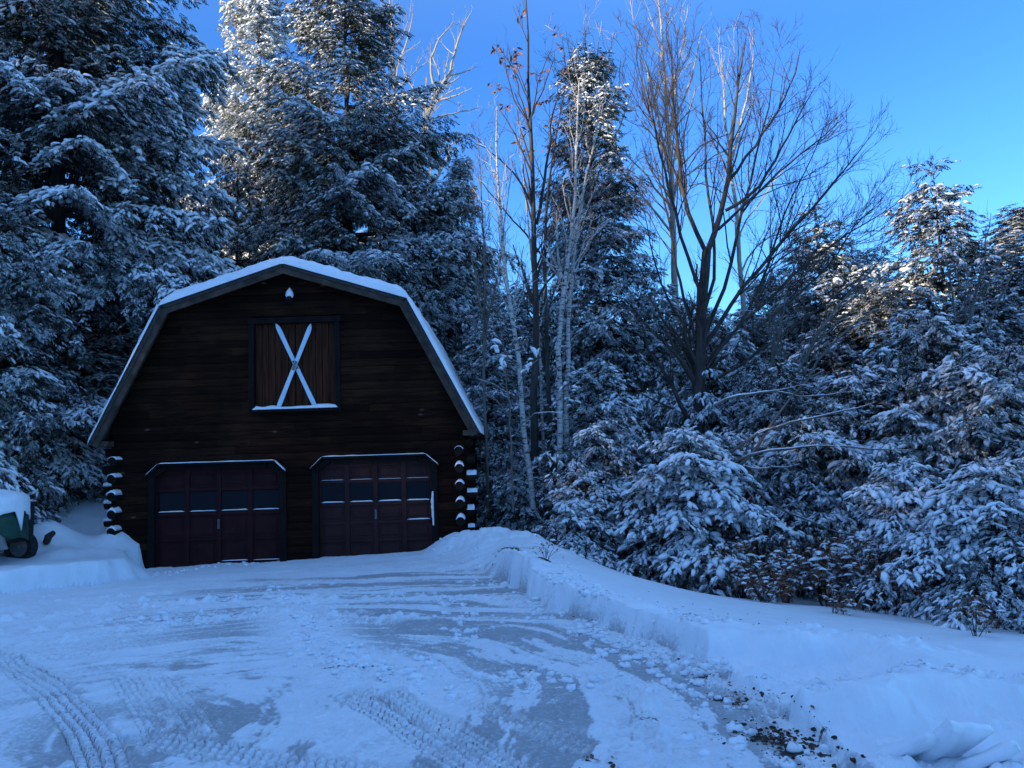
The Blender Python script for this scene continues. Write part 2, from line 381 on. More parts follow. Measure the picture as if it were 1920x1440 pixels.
    base = np.where(dc1 < .2, np.minimum(zf, zf), zf)
    zz = hd*(1-k) + base*k
    # shovelled pockets in the right-hand bank
    lump = (fbm(x*2.6, y*2.6, 61, 4)-.5)*.16 + np.maximum(fbm(x*6, y*6, 63, 4, .6)-.48, 0)*.2 - .05
    zc = zcut + lump
    m1 = (1-kc)*k
    zz = zz*(1-m1) + np.minimum(zz, zc)*m1
    face = np.exp(-((d-.05)/.22)**2)*(1-soft)
    zz = zz + near*k*(fbm(x*9, y*9, 71, 3)-.5)*.012 + face*(fbm(x*3, y*3, 73, 3)-.5)*.08
    # dirt patches scraped up along the right edge
    dirt = np.zeros(x.shape, f32)
    for gx, gy, sx, sy, a in DIRT:
        dirt = np.maximum(dirt, f32(a)*np.exp(-(((x-gx)/sx)**2+((y-gy)/sy)**2)))
    dirt = dirt*(2.6*sst(.42, .66, fbm(x*7, y*7, 81, 4, .6))+.1)
    zz = zz + np.clip(dirt, 0, 1)*.03*fbm(x*14, y*14, 83, 3)
    bare = bare*(1-k)
    return zz, bare, dirt, k, np.minimum(kc, 1)
DIRT = []
for (px, py, sx, sy, a) in ((1400,1318,.16,.14,.8),(1330,1275,.12,.14,.6),(1440,1375,.16,.13,1.0),(1490,1395,.14,.1,.8),(1530,1410,.2,.07,.7),(1270,1247,.1,.16,.55),(1375,1310,.2,.15,.5),(965,1066,.25,.35,.55),(1025,1105,.12,.22,.5),(1120,1424,.12,.06,.6),(1210,1345,.2,.06,.2),(700,1255,.6,.03,.26),(1000,1258,.6,.05,.2)):
    q = px2g([(px, py)])[0]; DIRT.append((q[0], q[1], sx, sy, a))
def gz(x, y):
    return float(terrain(np.array([x], f32), np.array([y], f32), False)[0][0])

xs = [0.0]
while xs[-1] < 600:
    v = xs[-1]; xs.append(v + (.0125 if v < 4 else (.0125+.0035*(v-4) if v < 13 else max(.05, (v-13)*.09+.044))))
xs = np.array(xs); X = np.concatenate([-xs[:0:-1], xs])
ys = [3.6]
while ys[-1] < 700:
    v = ys[-1]; ys.append(v + (.012*(v/4)**1.3 if v < 24 else .123+(v-24)*.08))
yb = [3.6]
while yb[-1] > -120:
    v = yb[-1]; yb.append(v-(.05+(3.6-v)*.12))
Yg = np.concatenate([np.array(yb[:0:-1]), np.array(ys)])
GX, GY = np.meshgrid(X.astype(f32), Yg.astype(f32))
Z, bare, dirt, kk, kc = terrain(GX.ravel(), GY.ravel())
V = np.stack([GX.ravel(), GY.ravel(), Z], 1)
nx, ny = len(X), len(Yg)
I = (np.arange(ny-1)[:, None]*nx+np.arange(nx-1)[None]).ravel()
Q = np.stack([I, I+1, I+nx+1, I+nx], 1)
isd = (kk[Q].mean(1) < .12)
def sub(name, sel, m):
    q = Q[sel]; u, inv = np.unique(q.ravel(), return_inverse=True)
    me = mesh_np(name, V[u], [inv.reshape(-1, 4)], [m], smooth=True, attrs={'bare': bare[u], 'dirt': dirt[u]})
    return link(name, me)
tag(sub('driveway', isd, snow_ground_mat('ploughed_snow', True)), 'ploughed driveway of packed snow and ice with tyre tracks', kind='structure')
tag(sub('snow_ground', ~isd, snow_ground_mat('deep_snow', False)), 'deep untouched snow field and banks around the driveway', kind='structure')
print('terrain', nx*ny)
# ------------------------------------------------------------------ log garage
XC, YF, YB = -4.83, 18.0, 26.0
HW = 3.8
EAVE, KINK, RIDGE = (4.12, 2.2), (2.62, 5.1), (0, 5.93)
ZB = -.75
def wood(name, c1, c2, sx=(1, 1, 1), sc=6, rough=.75):
    return noise_mat(name, [(.3, c1), (.7, c2)], sc, sx, rough, .5, bdist=.01, spec=.1)
def log_mat():
    m, nt, b = mat('dark_stained_log')
    tc = N(nt, 'ShaderNodeTexCoord'); mp = N(nt, 'ShaderNodeMapping'); mp.inputs[3].default_value = (.35, 1, 5)
    n1 = N(nt, 'ShaderNodeTexNoise'); n1.inputs['Scale'].default_value = 6; n1.inputs['Detail'].default_value = 8; n1.inputs['Roughness'].default_value = .7
    nt.links.new(tc.outputs['Object'], mp.inputs[0]); nt.links.new(mp.outputs[0], n1.inputs['Vector'])
    sx = N(nt, 'ShaderNodeSeparateXYZ'); nt.links.new(tc.outputs['Object'], sx.inputs[0])
    # every course weathers on its own, in lengths of about two metres
    fz = N(nt, 'ShaderNodeMath', operation='MULTIPLY_ADD'); fz.inputs[1].default_value = 1/.165; fz.inputs[2].default_value = .45/.165
    nt.links.new(sx.outputs[2], fz.inputs[0]); fl = N(nt, 'ShaderNodeMath', operation='FLOOR'); nt.links.new(fz.outputs[0], fl.inputs[0])
    wx = N(nt, 'ShaderNodeMath', operation='MULTIPLY_ADD'); nt.links.new(fl.outputs[0], wx.inputs[0]); wx.inputs[1].default_value = .37; nt.links.new(sx.outputs[0], wx.inputs[2])
    wx2 = N(nt, 'ShaderNodeMath', operation='MULTIPLY'); wx2.inputs[1].default_value = .42; nt.links.new(wx.outputs[0], wx2.inputs[0]); fx_ = N(nt, 'ShaderNodeMath', operation='FLOOR'); nt.links.new(wx2.outputs[0], fx_.inputs[0])
    cb = N(nt, 'ShaderNodeCombineXYZ'); nt.links.new(fl.outputs[0], cb.inputs[0]); nt.links.new(fx_.outputs[0], cb.inputs[1])
    wn = N(nt, 'ShaderNodeTexWhiteNoise', noise_dimensions='2D'); nt.links.new(cb.outputs[0], wn.inputs['Vector'])
    n2 = N(nt, 'ShaderNodeTexNoise'); n2.inputs['Scale'].default_value = .7; n2.inputs['Detail'].default_value = 3; nt.links.new(tc.outputs['Object'], n2.inputs['Vector'])
    a1 = N(nt, 'ShaderNodeMath', operation='MULTIPLY_ADD'); a1.inputs[1].default_value = .30; nt.links.new(wn.outputs[0], a1.inputs[0]); nt.links.new(n1.outputs[0], a1.inputs[2])
    a2 = N(nt, 'ShaderNodeMath', operation='MULTIPLY_ADD'); a2.inputs[1].default_value = .8; nt.links.new(n2.outputs[0], a2.inputs[0]); nt.links.new(a1.outputs[0], a2.inputs[2])
    r = ramp(nt, [(.40, (.006, .0025, .0016)), (.52, (.016, .006, .0032)), (.64, (.040, .016, .008))]); s_ = N(nt, 'ShaderNodeMath', operation='MULTIPLY'); s_.inputs[1].default_value = .475
    nt.links.new(a2.outputs[0], s_.inputs[0]); nt.links.new(s_.outputs[0], r.inputs[0])
    # pale knots and split ends
    vo = N(nt, 'ShaderNodeTexVoronoi'); vo.inputs['Scale'].default_value = 1.15; mp2 = N(nt, 'ShaderNodeMapping'); mp2.inputs[3].default_value = (1, .1, 2.4)
    nt.links.new(tc.outputs['Object'], mp2.inputs[0]); nt.links.new(mp2.outputs[0], vo.inputs['Vector'])
    kr = N(nt, 'ShaderNodeMapRange'); kr.inputs[1].default_value = .085; kr.inputs[2].default_value = .05; nt.links.new(vo.outputs['Distance'], kr.inputs[0])
    km = N(nt, 'ShaderNodeMath', operation='MULTIPLY'); km.inputs[1].default_value = .55; nt.links.new(kr.outputs[0], km.inputs[0])
    mx = N(nt, 'ShaderNodeMix', data_type='RGBA'); nt.links.new(km.outputs[0], mx.inputs[0]); nt.links.new(r.outputs[0], mx.inputs[6]); mx.inputs[7].default_value = (.14, .09, .06, 1)
    nt.links.new(mx.outputs[2], b.inputs['Base Color']); b.inputs['Roughness'].default_value = .8; b.inputs['Specular IOR Level'].default_value = .08
    bp = N(nt, 'ShaderNodeBump'); bp.inputs['Strength'].default_value = .5; bp.inputs['Distance'].default_value = .01; nt.links.new(n1.outputs[0], bp.inputs['Height']); nt.links.new(bp.outputs[0], b.inputs['Normal'])
    return m
M_log = log_mat()
M_logend = wood('log_end_grain', (.007, .005, .004), (.02, .013, .010), (1, 1, 1), 12)
M_board = wood('dark_vertical_board', (.022, .007, .003), (.07, .024, .011), (4, 1, .3), 6)
M_rake = wood('weathered_rake_board', (.035, .025, .019), (.10, .072, .056), (.6, 1, .6), 7)
M_trim = wood('black_trim', (.006, .005, .005), (.014, .010, .009), (1, 1, .4), 6)
M_doorL = wood('maroon_door_paint', (.026, .006, .008), (.038, .011, .012), (1, 1, 1), 3, .65)
M_doorR = wood('brown_door_paint', (.030, .012, .012), (.050, .020, .019), (1, 1, 1), 3, .55)
M_metal = noise_mat('grey_metal', [(.3, (.10, .10, .10)), (.7, (.2, .2, .2))], 10, rough=.4)
M_roof = noise_mat('roof_shingle', [(.3, (.03, .028, .027)), (.7, (.06, .055, .05))], 10, rough=.9)
M_ski = noise_mat('pale_blue_ski', [(.3, (.45, .62, .74)), (.7, (.6, .74, .82))], 4, rough=.5)
m, nt_, b_ = mat('window_glass'); b_.inputs['Base Color'].default_value = (.006, .008, .012, 1); b_.inputs['Roughness'].default_value = .06; b_.inputs['Specular IOR Level'].default_value = .12
M_glass = m
G = empty('log_garage', (XC, YF, -.3), 'dark log garage with a snowy gambrel roof and two overhead doors', 'garage')
def lim(z):
    """half width of the gable wall at height z"""
    if z < EAVE[1]: return HW
    if z < KINK[1]:
        t = (z-EAVE[1])/(KINK[1]-EAVE[1]); return min(HW, EAVE[0]+(KINK[0]-EAVE[0])*t-.10)
    t = (z-KINK[1])/(RIDGE[1]-KINK[1]); return max(0.0, KINK[0]*(1-t)-.30)
DL = (-7.72, -5.01, 1.62); DR = (-4.22, -1.78, 1.66)
LO = (-5.62, -3.76, 2.86, 4.78)
wb = MB(); ch = .165; z = ZB; prof = [(0, .020), (.07, .030), (.25, .036), (.5, .039), (.75, .036), (.93, .030), (1, .020)]
k = 0
while z < 5.9:
    cuts = []
    for (a, b, z0, z1) in ((DL[0], DL[1], -9, DL[2]), (DR[0], DR[1], -9, DR[2]), (LO[0], LO[1], LO[2], LO[3])):
        if z0 - ch*.5 < z+ch*.5 < z1 + ch*.2 and z+ch*.5 > z0: cuts.append((a, b))
    xs_ = [None]; cuts.sort()
    segs = []; prev = 'L'
    for a, b in cuts: segs.append((prev, a)); prev = b
    segs.append((prev, 'R'))
    for a, b in segs:
        A = []; B = []
        for q, bulge in prof:
            zz = z+q*ch; l = lim(zz)
            xa = XC-l if a == 'L' else a; xb = XC+l if b == 'R' else b
            n = 14; xx = np.linspace(xa, xb, n)
            A.append([(x, YF-bulge-.012*(vn(np.array([x*1.3]), np.array([k*7.1]), 5)[0]-.5), zz+.012*(vn(np.array([x*.6]), np.array([k*3.3]), 8)[0]-.5)*(0 < q < 1)) for x in xx])
        A = np.array(A); m_, n_ = A.shape[:2]
        wb.add(A.reshape(-1, 3), [(i*n_+j, i*n_+j+1, (i+1)*n_+j+1, (i+1)*n_+j) for i in range(m_-1) for j in range(n_-1)])
    z += ch; k += 1
# backing, sides and back
for (x0, x1, z0, z1) in ((XC-HW, DL[0], ZB, 1.9), (DL[1], DR[0], ZB, 1.9), (DR[1], XC+HW, ZB, 1.9), (DL[0], DL[1], DL[2], 1.9), (DR[0], DR[1], DR[2], 1.9)):
    wb.box(x0, x1, YF+.002, YF+.15, z0, z1)
wb.prism([(XC-HW, 1.9), (XC+HW, 1.9), (XC+HW, 2.5), (XC+lim(KINK[1]), KINK[1]-.02), (XC, 5.75), (XC-lim(KINK[1]), KINK[1]-.02), (XC-HW, 2.5)], YF+.09, YF+.15)
for s in (-1, 1):
    wb.box(min(XC+s*HW, XC+s*(HW-.15)), max(XC+s*HW, XC+s*(HW-.15)), YF+.16, YB-.16, ZB, 2.45)
wb.prism([(XC-HW, ZB), (XC+HW, ZB), (XC+HW, 2.5), (XC+lim(KINK[1]), KINK[1]-.02), (XC, 5.75), (XC-lim(KINK[1]), KINK[1]-.02), (XC-HW, 2.5)], YB-.15, YB)
wall = wb.build('wall', M_log, G)
# roof: four slabs with an overhang, rake boards, snow
Y0 = YF-.42; Y1 = YB+.4
def sgn(P, s): return [(XC+s*x, z) for x, z in (P if s > 0 else P)]
rb = MB()
def slab(a, b, t, y0, y1, mb):
    a = np.array(a, float); b = np.array(b, float); d = b-a; d /= np.linalg.norm(d); n = np.array([-d[1], d[0]])
    if n[1] < 0: n = -n
    P = [tuple(a), tuple(b), tuple(b-n*t), tuple(a-n*t)]
    ar = sum(P[i][0]*P[(i+1) % 4][1]-P[(i+1) % 4][0]*P[i][1] for i in range(4))
    if ar < 0: P = P[::-1]
    mb.prism(P, y0, y1)
for s in (-1, 1):
    e = (XC+s*EAVE[0], EAVE[1]); kx = (XC+s*KINK[0], KINK[1]); r = (XC, RIDGE[1])
    slab(e, kx, .07, Y0, Y1, rb); slab(kx, (r[0]+s*.003, r[1]), .07, Y0, Y1, rb)
roof = rb.build('roof', M_roof, G)
for s in (-1, 1):
    e = np.array((XC+s*EAVE[0], EAVE[1])); kx = np.array((XC+s*KINK[0], KINK[1])); r = np.array((XC, RIDGE[1]))
    def off(t):
        d1 = (kx-e)/np.linalg.norm(kx-e); d2 = (r-kx)/np.linalg.norm(r-kx)
        n1 = np.array([-d1[1], d1[0]]); n2 = np.array([-d2[1], d2[0]])
        n1 = n1 if n1[1] < 0 else -n1; n2 = n2 if n2[1] < 0 else -n2
        A_ = np.array([d1, -d2]).T; s1 = np.linalg.solve(A_, (kx+n2*t)-(kx+n1*t))
        K_ = kx+n1*t+d1*s1[0]
        tr_ = -(kx+n2*t-r)[0]/d2[0]
        return e+n1*t, K_, kx+n2*t+d2*tr_
    o0, o1 = off(.072), off(.072+.125)
    for a_, b_ in ((0, 1), (1, 2)):
        P = [o0[a_], o0[b_]-np.array([0 if b_ < 2 else -s*.001, 0]), o1[b_]-np.array([0 if b_ < 2 else -s*.001, 0]), o1[a_]]
        P = [tuple(p) for p in P]; ar = sum(P[i][0]*P[(i+1) % 4][1]-P[(i+1) % 4][0]*P[i][1] for i in range(4))
        if ar < 0: P = P[::-1]
        q = MB(); q.prism(P, Y0+.02+.002*a_, Y0+.06); q.build('rake_board', M_rake, roof)
# plumb cut end of the right-hand rake and boxed eave
for s in (-1, 1):
    eb = MB(); x = XC+s*(EAVE[0]-.22); eb.box(x-.14, x+.14, Y0+.07, Y1-.07, EAVE[1]-.06, EAVE[1]+.05); eb.build('eave_soffit', M_rake, roof)
# snow on the roof: one thick lying sheet bent over the ridge, a thin one on the steep lower slopes
def snow_sheet(prof_lo, prof_hi, y0, y1, name, parent, ny=60, amp=.03, seed=1):
    lo = np.array(prof_lo, float); hi = np.array(prof_hi, float); n = len(lo)
    yy = np.linspace(y0, y1, ny); Vs = []
    for j, y in enumerate(yy):
        edge = min(1, (y-y0)/.10+.0, (y1-y)/.10)
        kf = math.sqrt(max(0, 1-(1-max(0, min(1, edge)))**2))
        wob = (vn(np.arange(n)*.7+3, np.full(n, y*1.4), seed)-.5)*2*amp + (vn(np.arange(n)*1.9, np.full(n, y*4), seed+3)-.5)*amp
        P = lo+(hi-lo)*((.55+.45*kf)) ; P = P + (hi-lo)/(np.linalg.norm(hi-lo, axis=1)[:, None]+1e-6)*(wob*kf*np.minimum(1, np.linalg.norm(hi-lo, axis=1)/.08))[:, None]
        yo = y - (.05*(vn(np.arange(n)*.5, np.full(n, 2.), seed+9)-.3) if j == 0 else 0)
        Vs += [(x, float(yo if np.isscalar(yo) else yo[i]), z) for i, (x, z) in enumerate(P)]
    for y in (y0, y1): Vs += [(x, y, z) for x, z in lo]
    Fs = [(j*n+i, j*n+i+1, (j+1)*n+i+1, (j+1)*n+i) for j in range(ny-1) for i in range(n-1)]
    o = ny*n
    Fs += [(o+i, o+i+1, i+1, i) for i in range(n-1)] + [((ny-1)*n+i, (ny-1)*n+i+1, o+n+i+1, o+n+i) for i in range(n-1)]
    q = MB(); q.add(Vs, Fs); return q.build(name, M_snow, parent, smooth=True)
n = 60; tt = np.linspace(-1, 1, n); lo = []; hi = []
for t in tt:
    x = t*(KINK[0]+.05); z = RIDGE[1]-(RIDGE[1]-KINK[1])*abs(t)*(KINK[0]+.05)/KINK[0]
    th = .225*(1-.0*abs(t))*math.sqrt(max(0, 1-max(0, (abs(t)-.90)/.10)**2))+.012
    lo.append((XC+x, z+.004)); hi.append((XC+x+.06*th*np.sign(t), z+th - .03*math.exp(-(t/.06)**2)))
snow_sheet(lo, hi, Y0-.03, Y1, 'snow_cover', roof, amp=.028)
for s in (-1, 1):
    e = np.array((XC+s*(EAVE[0]+.01), EAVE[1]-.02)); kx = np.array((XC+s*(KINK[0]+.012), KINK[1]+.005)); d = (kx-e); L = np.linalg.norm(d); d /= L
    nn = np.array([-d[1], d[0]]); nn = nn if nn[0]*s > 0 else -nn
    lo = []; hi = []
    for t in np.linspace(0, 1, 40):
        th = (.035+.05*t)*min(1, t/.03+.2); p = e+d*L*t+nn*.004; lo.append(p); hi.append(p+nn*th)
    if s > 0: lo = lo[::-1]; hi = hi[::-1]
    snow_sheet(lo, hi, Y0-.02, Y1, 'snow_cover', roof, amp=.015, seed=20+s)

def snow_ridge(mb, a, b, w, h, y, seed=0, n=18):
    """lumpy little drift along a ledge from a to b (x,z), standing out from y by w"""
    a = np.array(a, float); b = np.array(b, float); L = np.linalg.norm(b-a)
    n = max(6, int(L/.05)); Vs = []
    for i in range(n):
        t = i/(n-1); p = a+(b-a)*t; hh = h*(.65+.7*vn(np.array([t*L*5+seed]), np.array([seed*.7]), 3)[0])*min(1, min(t, 1-t)*L/.03+.25)
        for yy, zz in ((.004, 0), (.004, hh), (-w*.55, hh*.95), (-w, hh*.45), (-w*1.02, 0)): Vs.append((p[0], y+yy, p[1]+zz))
    Fs = [(i*5+j, i*5+(j+1) % 5, (i+1)*5+(j+1) % 5, (i+1)*5+j) for i in range(n-1) for j in range(5)]
    Fs += [(0, 1, 2, 3, 4), tuple(range((n-1)*5+4, (n-1)*5-1, -1))]
    mb.add(Vs, Fs)

# log ends at the two front corners, alternating front-wall and side-wall logs
def logend(p, axis, r, cap, seed):
    q = MB(); p = np.array(p, float); a = np.array(axis, float)
    q.tube([p, p+a*.985, p+a], [r, r, r*.93], 12)
    o = q.build('log_end', M_logend, wall, bevel=0)
    if cap > 0:
        s_ = MB(); Vs = []; nn = 7; mm = 8; side = np.cross(a/np.linalg.norm(a), [0, 0, 1])
        for i in range(nn):
            t = i/(nn-1); tt_ = t*1.08
            for j in range(mm+1):
                ph = math.pi*(.12+.76*j/mm); e = math.sin(math.pi*j/mm)
                th = cap*(.35+.65*e)*(.7+.6*rnd.random())*(1 if t < .9 else .55)
                Vs.append(p+a*tt_+side*math.cos(ph)*(r+.0)+np.array([0, 0, math.sin(ph)*r+th*.8]))
        for i in range(nn):
            t = i/(nn-1)*1.08
            for j in range(mm+1):
                ph = math.pi*(.12+.76*j/mm); Vs.append(p+a*t+side*math.cos(ph)*r*.97+np.array([0, 0, math.sin(ph)*r*.97]))
        w_ = mm+1; o2 = nn*w_
        Fs = [(i*w_+j, i*w_+j+1, (i+1)*w_+j+1, (i+1)*w_+j) for i in range(nn-1) for j in range(mm)]
        Fs += [((nn-1)*w_+j, (nn-1)*w_+j+1, o2+(nn-1)*w_+j+1, o2+(nn-1)*w_+j) for j in range(mm)]
        Fs += [(i*w_, (i+1)*w_, o2+(i+1)*w_, o2+i*w_) for i in range(nn-1)]+[(i*w_+mm, (i+1)*w_+mm, o2+(i+1)*w_+mm, o2+i*w_+mm) for i in range(nn-1)]
        s_.add(Vs, Fs); s_.build('snow_cap', M_snow, wall, smooth=True)
for s in (-1, 1):
    for j in range(8):
        zc = -.42+j*.37
        capF = (.05 if j < 6 else .02) if s < 0 else (.09 if 1 < j < 6 else .03)
        if zc+.1 < 2.1:
            logend((XC+s*(HW-.14), YF+.0, zc+.02), (0, -.27-.08*rnd.random(), 0), .098, capF*rnd.uniform(.4, 1.25) if zc < 1.5 else .012, j)
        if zc+.2 < 2.1: logend((XC+s*(HW-.02), YF+.06, zc+.205), (s*(.15+.08*rnd.random()), 0, 0), .095, capF*rnd.uniform(.3, 1.0) if zc < 1.3 else 0, j)

# garage doors
def garage_door(x0, x1, zt, zb, mp, rows, ledges, wintop, winbot, sl_, jamb_h):
    D = empty('garage_door', (0, 0, 0), None, None); D.parent = G; D.location = (x0-XC, 0.06, zb+.3)
    yb = YF+.075
    q = MB(); q.box(x0+.02, x1-.02, yb, yb+.03, zb, zt-.02); q.build('door_panel', mp, D)
    fr = MB(); cw = (x1-x0)/4
    for i in range(5):
        xx = x0+cw*i; h = .05 if 0 < i < 4 else .045
        fr.box(max(x0+.005, xx-h), min(x1-.005, xx+h), yb-.035, yb-.001, zb, zt-.01)
    for zz, hw in rows:
        for i in range(4):
            fr.box(x0+cw*i+.051, x0+cw*(i+1)-.051, yb-.032, yb-.001, zz-hw, zz+hw)
    fr.build('door_frame', mp, D, bevel=.006)
    # raised fields inside the panels
    zs = sorted([zz for zz, _ in rows])
    for za, zb_ in zip(zs[:-1], zs[1:]):
        if abs((za+zb_)/2-(wintop+winbot)/2) < .08: continue
        for i in range(4):
            pf = MB(); pf.box(x0+cw*i+.12, x0+cw*(i+1)-.12, yb-.014, yb-.002, za+.10, zb_-.10); pf.build('raised_panel', mp, D, bevel=.008)
    for i in range(4):
        g = MB(); g.box(x0+cw*i+.055, x0+cw*(i+1)-.055, yb-.006, yb-.003, winbot+.02, wintop-.02); g.build('window_pane', M_glass, D)
    for zz, h, a, b in ledges:
        q = MB()
        for i in range(4):
            if a <= i < b: snow_ridge(q, (x0+cw*i+.06, zz), (x0+cw*(i+1)-.06, zz), .034, h*(.8+.5*rnd.random()), yb-.0, i+zz*9)
        q.build('snow_ledge', M_snow, D, smooth=True)
    h = MB(); xm = x0+cw*2; h.tube([(xm, yb-.04, sl_+.10), (xm, yb-.085, sl_+.08), (xm, yb-.085, sl_-.04), (xm, yb-.04, sl_-.07)], .012, 6)
    h.box(xm-.022, xm+.022, yb-.045, yb-.035, sl_-.10, sl_+.10); h.build('handle', M_metal, D)
    return D
dl = garage_door(DL[0], DL[1], DL[2], -.62, M_doorL, [(-.58, .04), (.10, .02), (.66, .045), (1.17, .04), (1.56, .045)], [(.705, .02, 0, 4), (-.36, .018, 2, 4)], 1.13, .70, .42, 0)
dr = garage_door(DR[0], DR[1], DR[2], -.55, M_doorR, [(-.5, .05), (-.02, .03), (.36, .03), (.76, .04), (1.24, .035), (1.6, .045)], [(.80, .022, 0, 4), (.39, .018, 3, 4), (1.275, .008, 0, 4)], 1.20, .80, .52, 0)
# trim with clipped corners and a drip cap that carries a thin line of snow
for (x0, x1, zt, L_, R_) in ((DL[0], DL[1], DL[2], -7.87, -4.88), (DR[0], DR[1], DR[2], -4.36, -1.62)):
    q = MB(); ya = YF-.075; yb = YF-.052; z1 = zt+.10; zc = z1-.24
    q.box(x0-.12, x0+.02, YF-.07, YF+.06, ZB, zt-.17); q.box(x1-.02, x1+.12, YF-.07, YF+.06, ZB, zt-.17)
    for s, xj, xo in ((1, x0, L_), (-1, x1, R_)):
        P = [(xj-s*.12, zt-.17), (xj+s*.02, zt-.17), (xj+s*.30, zt+.02), (xj+s*.22, z1-.02), (xj-s*.12, zt-.10)]
        if s < 0: P = P[::-1]
        q.prism(P, YF-.068, YF+.05)
    q.box(x0+.30, x1-.30, YF-.066, YF+.05, zt-.02, z1-.02)
    tr = q.build('door_trim', M_trim, G)
    q = MB(); w_ = .05
    a, b, c_, d_ = (L_, zc), (x0+.12, z1), (x1-.12, z1), (R_, zc)
    for p0, p1 in ((a, b), (b, c_), (c_, d_)): q.board(p0, p1, .045, YF-.15, YF-.03)
    dc = q.build('drip_cap', M_trim, tr)
    q = MB(); u = np.array([0, .022])
    for p0, p1 in ((a, b), (b, c_), (c_, d_)):
        snow_ridge(q, np.array(p0)+u, np.array(p1)+u, .12, .02, YF-.03, p0[0])
    q.build('snow_ledge', M_snow, tr, smooth=True)
q = MB(); nn = 14; Vs = []
for i in range(nn):
    t = i/(nn-1); z_ = .98-t*.72; wl = .006+.032*math.sin(math.pi*min(1, t*1.15))**.8*(.7+.6*rnd.random()); dp = .02+.05*math.sin(math.pi*t)
    for xx, yy in ((-1.772-wl, -.045), (-1.775-wl*.5, -.06-dp*.7), (-1.765, -.07-dp), (-1.745, -.072)): Vs.append((xx, YF+yy, z_))
q.add(Vs, [(i*4+j, i*4+j+1, (i+1)*4+j+1, (i+1)*4+j) for i in range(nn-1) for j in range(3)])
q.build('snow_ledge', M_snow, dr, smooth=True)
# loft hatch: two board leaves in a frame, sill with snow
LD = empty('loft_door', (0, 0, 0), None, None); LD.parent = G; LD.location = (0, 0, 3.1)
for x0, x1 in ((LO[0]+.06, (LO[0]+LO[1])/2-.006), ((LO[0]+LO[1])/2+.006, LO[1]-.06)):
    q = MB(); n = 6
    for i in range(n):
        xa = x0+(x1-x0)*i/n; xb = x0+(x1-x0)*(i+1)/n; dy = rnd.uniform(-.004, .004)
        q.box(xa+.004, xb-.004, YF+.03+dy, YF+.075, LO[2]+.03, LO[3]-.08)
    q.build('door_leaf', M_board, LD, bevel=.004)
q = MB()
q.box(LO[0]-.06, LO[0]+.055, YF-.07, YF+.08, LO[2]-.12, LO[3]+.02); q.box(LO[1]-.055, LO[1]+.06, YF-.07, YF+.08, LO[2]-.12, LO[3]+.02)
q.box(LO[0]-.08, LO[1]+.08, YF-.085, YF+.08, LO[3]-.075, LO[3]+.05); q.build('door_frame', M_trim, LD)
q = MB(); q.box(LO[0]+.057, LO[1]-.01, YF-.16, YF+.02, LO[2]-.09, LO[2]-.03); q.build('sill', M_trim, LD)
q = MB(); snow_ridge(q, (LO[0]+.05, LO[2]-.03), (LO[1]+.0, LO[2]-.03), .19, .075, YF+.02, 4); q.build('snow_ledge', M_snow, LD, smooth=True)
# floodlight under the ridge with a pointed cap of snow
fl = empty('floodlight', (0, 0, 0), None, None); fl.parent = G; fl.location = (XC+.07-XC, -.12, 5.6)
fx = XC+.07
q = MB(); q.tube([(fx, YF-.03, 5.24), (fx, YF-.08, 5.24)], .06, 10); q.tube([(fx, YF-.08, 5.24), (fx, YF-.14, 5.27), (fx, YF-.18, 5.22)], .02, 6)
q.tube([(fx, YF-.17, 5.25), (fx, YF-.20, 5.17), (fx, YF-.22, 5.10)], [.05, .075, .085], 10); q.build('lamp_housing', M_trim, fl, smooth=False)
q = MB(); q.tube([(fx, YF-.13, 5.24), (fx, YF-.14, 5.29), (fx, YF-.14, 5.36), (fx, YF-.135, 5.42), (fx, YF-.13, 5.46)], [.06, .088, .075, .04, .006], 10); q.build('snow_cap', M_snow, fl, smooth=True)
# skis nailed crosswise on the hatch
def ski(p0, p1, y, label):
    p0 = np.array(p0); p1 = np.array(p1); L = np.linalg.norm(p1-p0); d = (p1-p0)/L; nrm = np.array([-d[1], d[0]])
    Vs = []; ts = [0, .02, .05, .1, .2, .35, .5, .65, .8, .93, .985, 1]
    wd = [.006, .028, .045, .050, .046, .043, .042, .043, .046, .050, .046, .032]
    for t, w_ in zip(ts, wd):
        lift = .05*max(0, 1-t/.1)**2 + .012*math.sin(math.pi*t)
        for sx, yy in ((-1, 0), (1, 0), (1, -.012), (-1, -.012)):
            p = p0+d*L*t+nrm*w_*sx; Vs.append((p[0], y-lift+yy, p[1]))
    n_ = len(ts); Fs = [(i*4+j, i*4+(j+1) % 4, (i+1)*4+(j+1) % 4, (i+1)*4+j) for i in range(n_-1) for j in range(4)]+[(0, 1, 2, 3), tuple(range((n_-1)*4+3, (n_-1)*4-1, -1))]
    c0 = p0+d*L*.5
    S = empty('ski', (c0[0], y, c0[1]), label, 'ski', 'skis crossed on the loft door')
    q = MB(); q.add(Vs, Fs); q.build('ski_body', M_ski, S)
    q = MB(); c = p0+d*L*.5
    q.prism([tuple(c-d*.10-nrm*.03), tuple(c+d*.10-nrm*.03), tuple(c+d*.10+nrm*.03), tuple(c-d*.10+nrm*.03)][::1 if d[0]*nrm[1]-d[1]*nrm[0] > 0 else -1], y-.04, y-.026); q.build('binding_plate', M_metal, S)
ski((-5.09, 4.70), (-4.27, 2.88), YF+.018, 'pale blue ski nailed from upper left to lower right on the loft door')
ski((-4.32, 4.66), (-5.05, 2.87), YF-.035, 'pale blue ski nailed from upper right to lower left on the loft door')

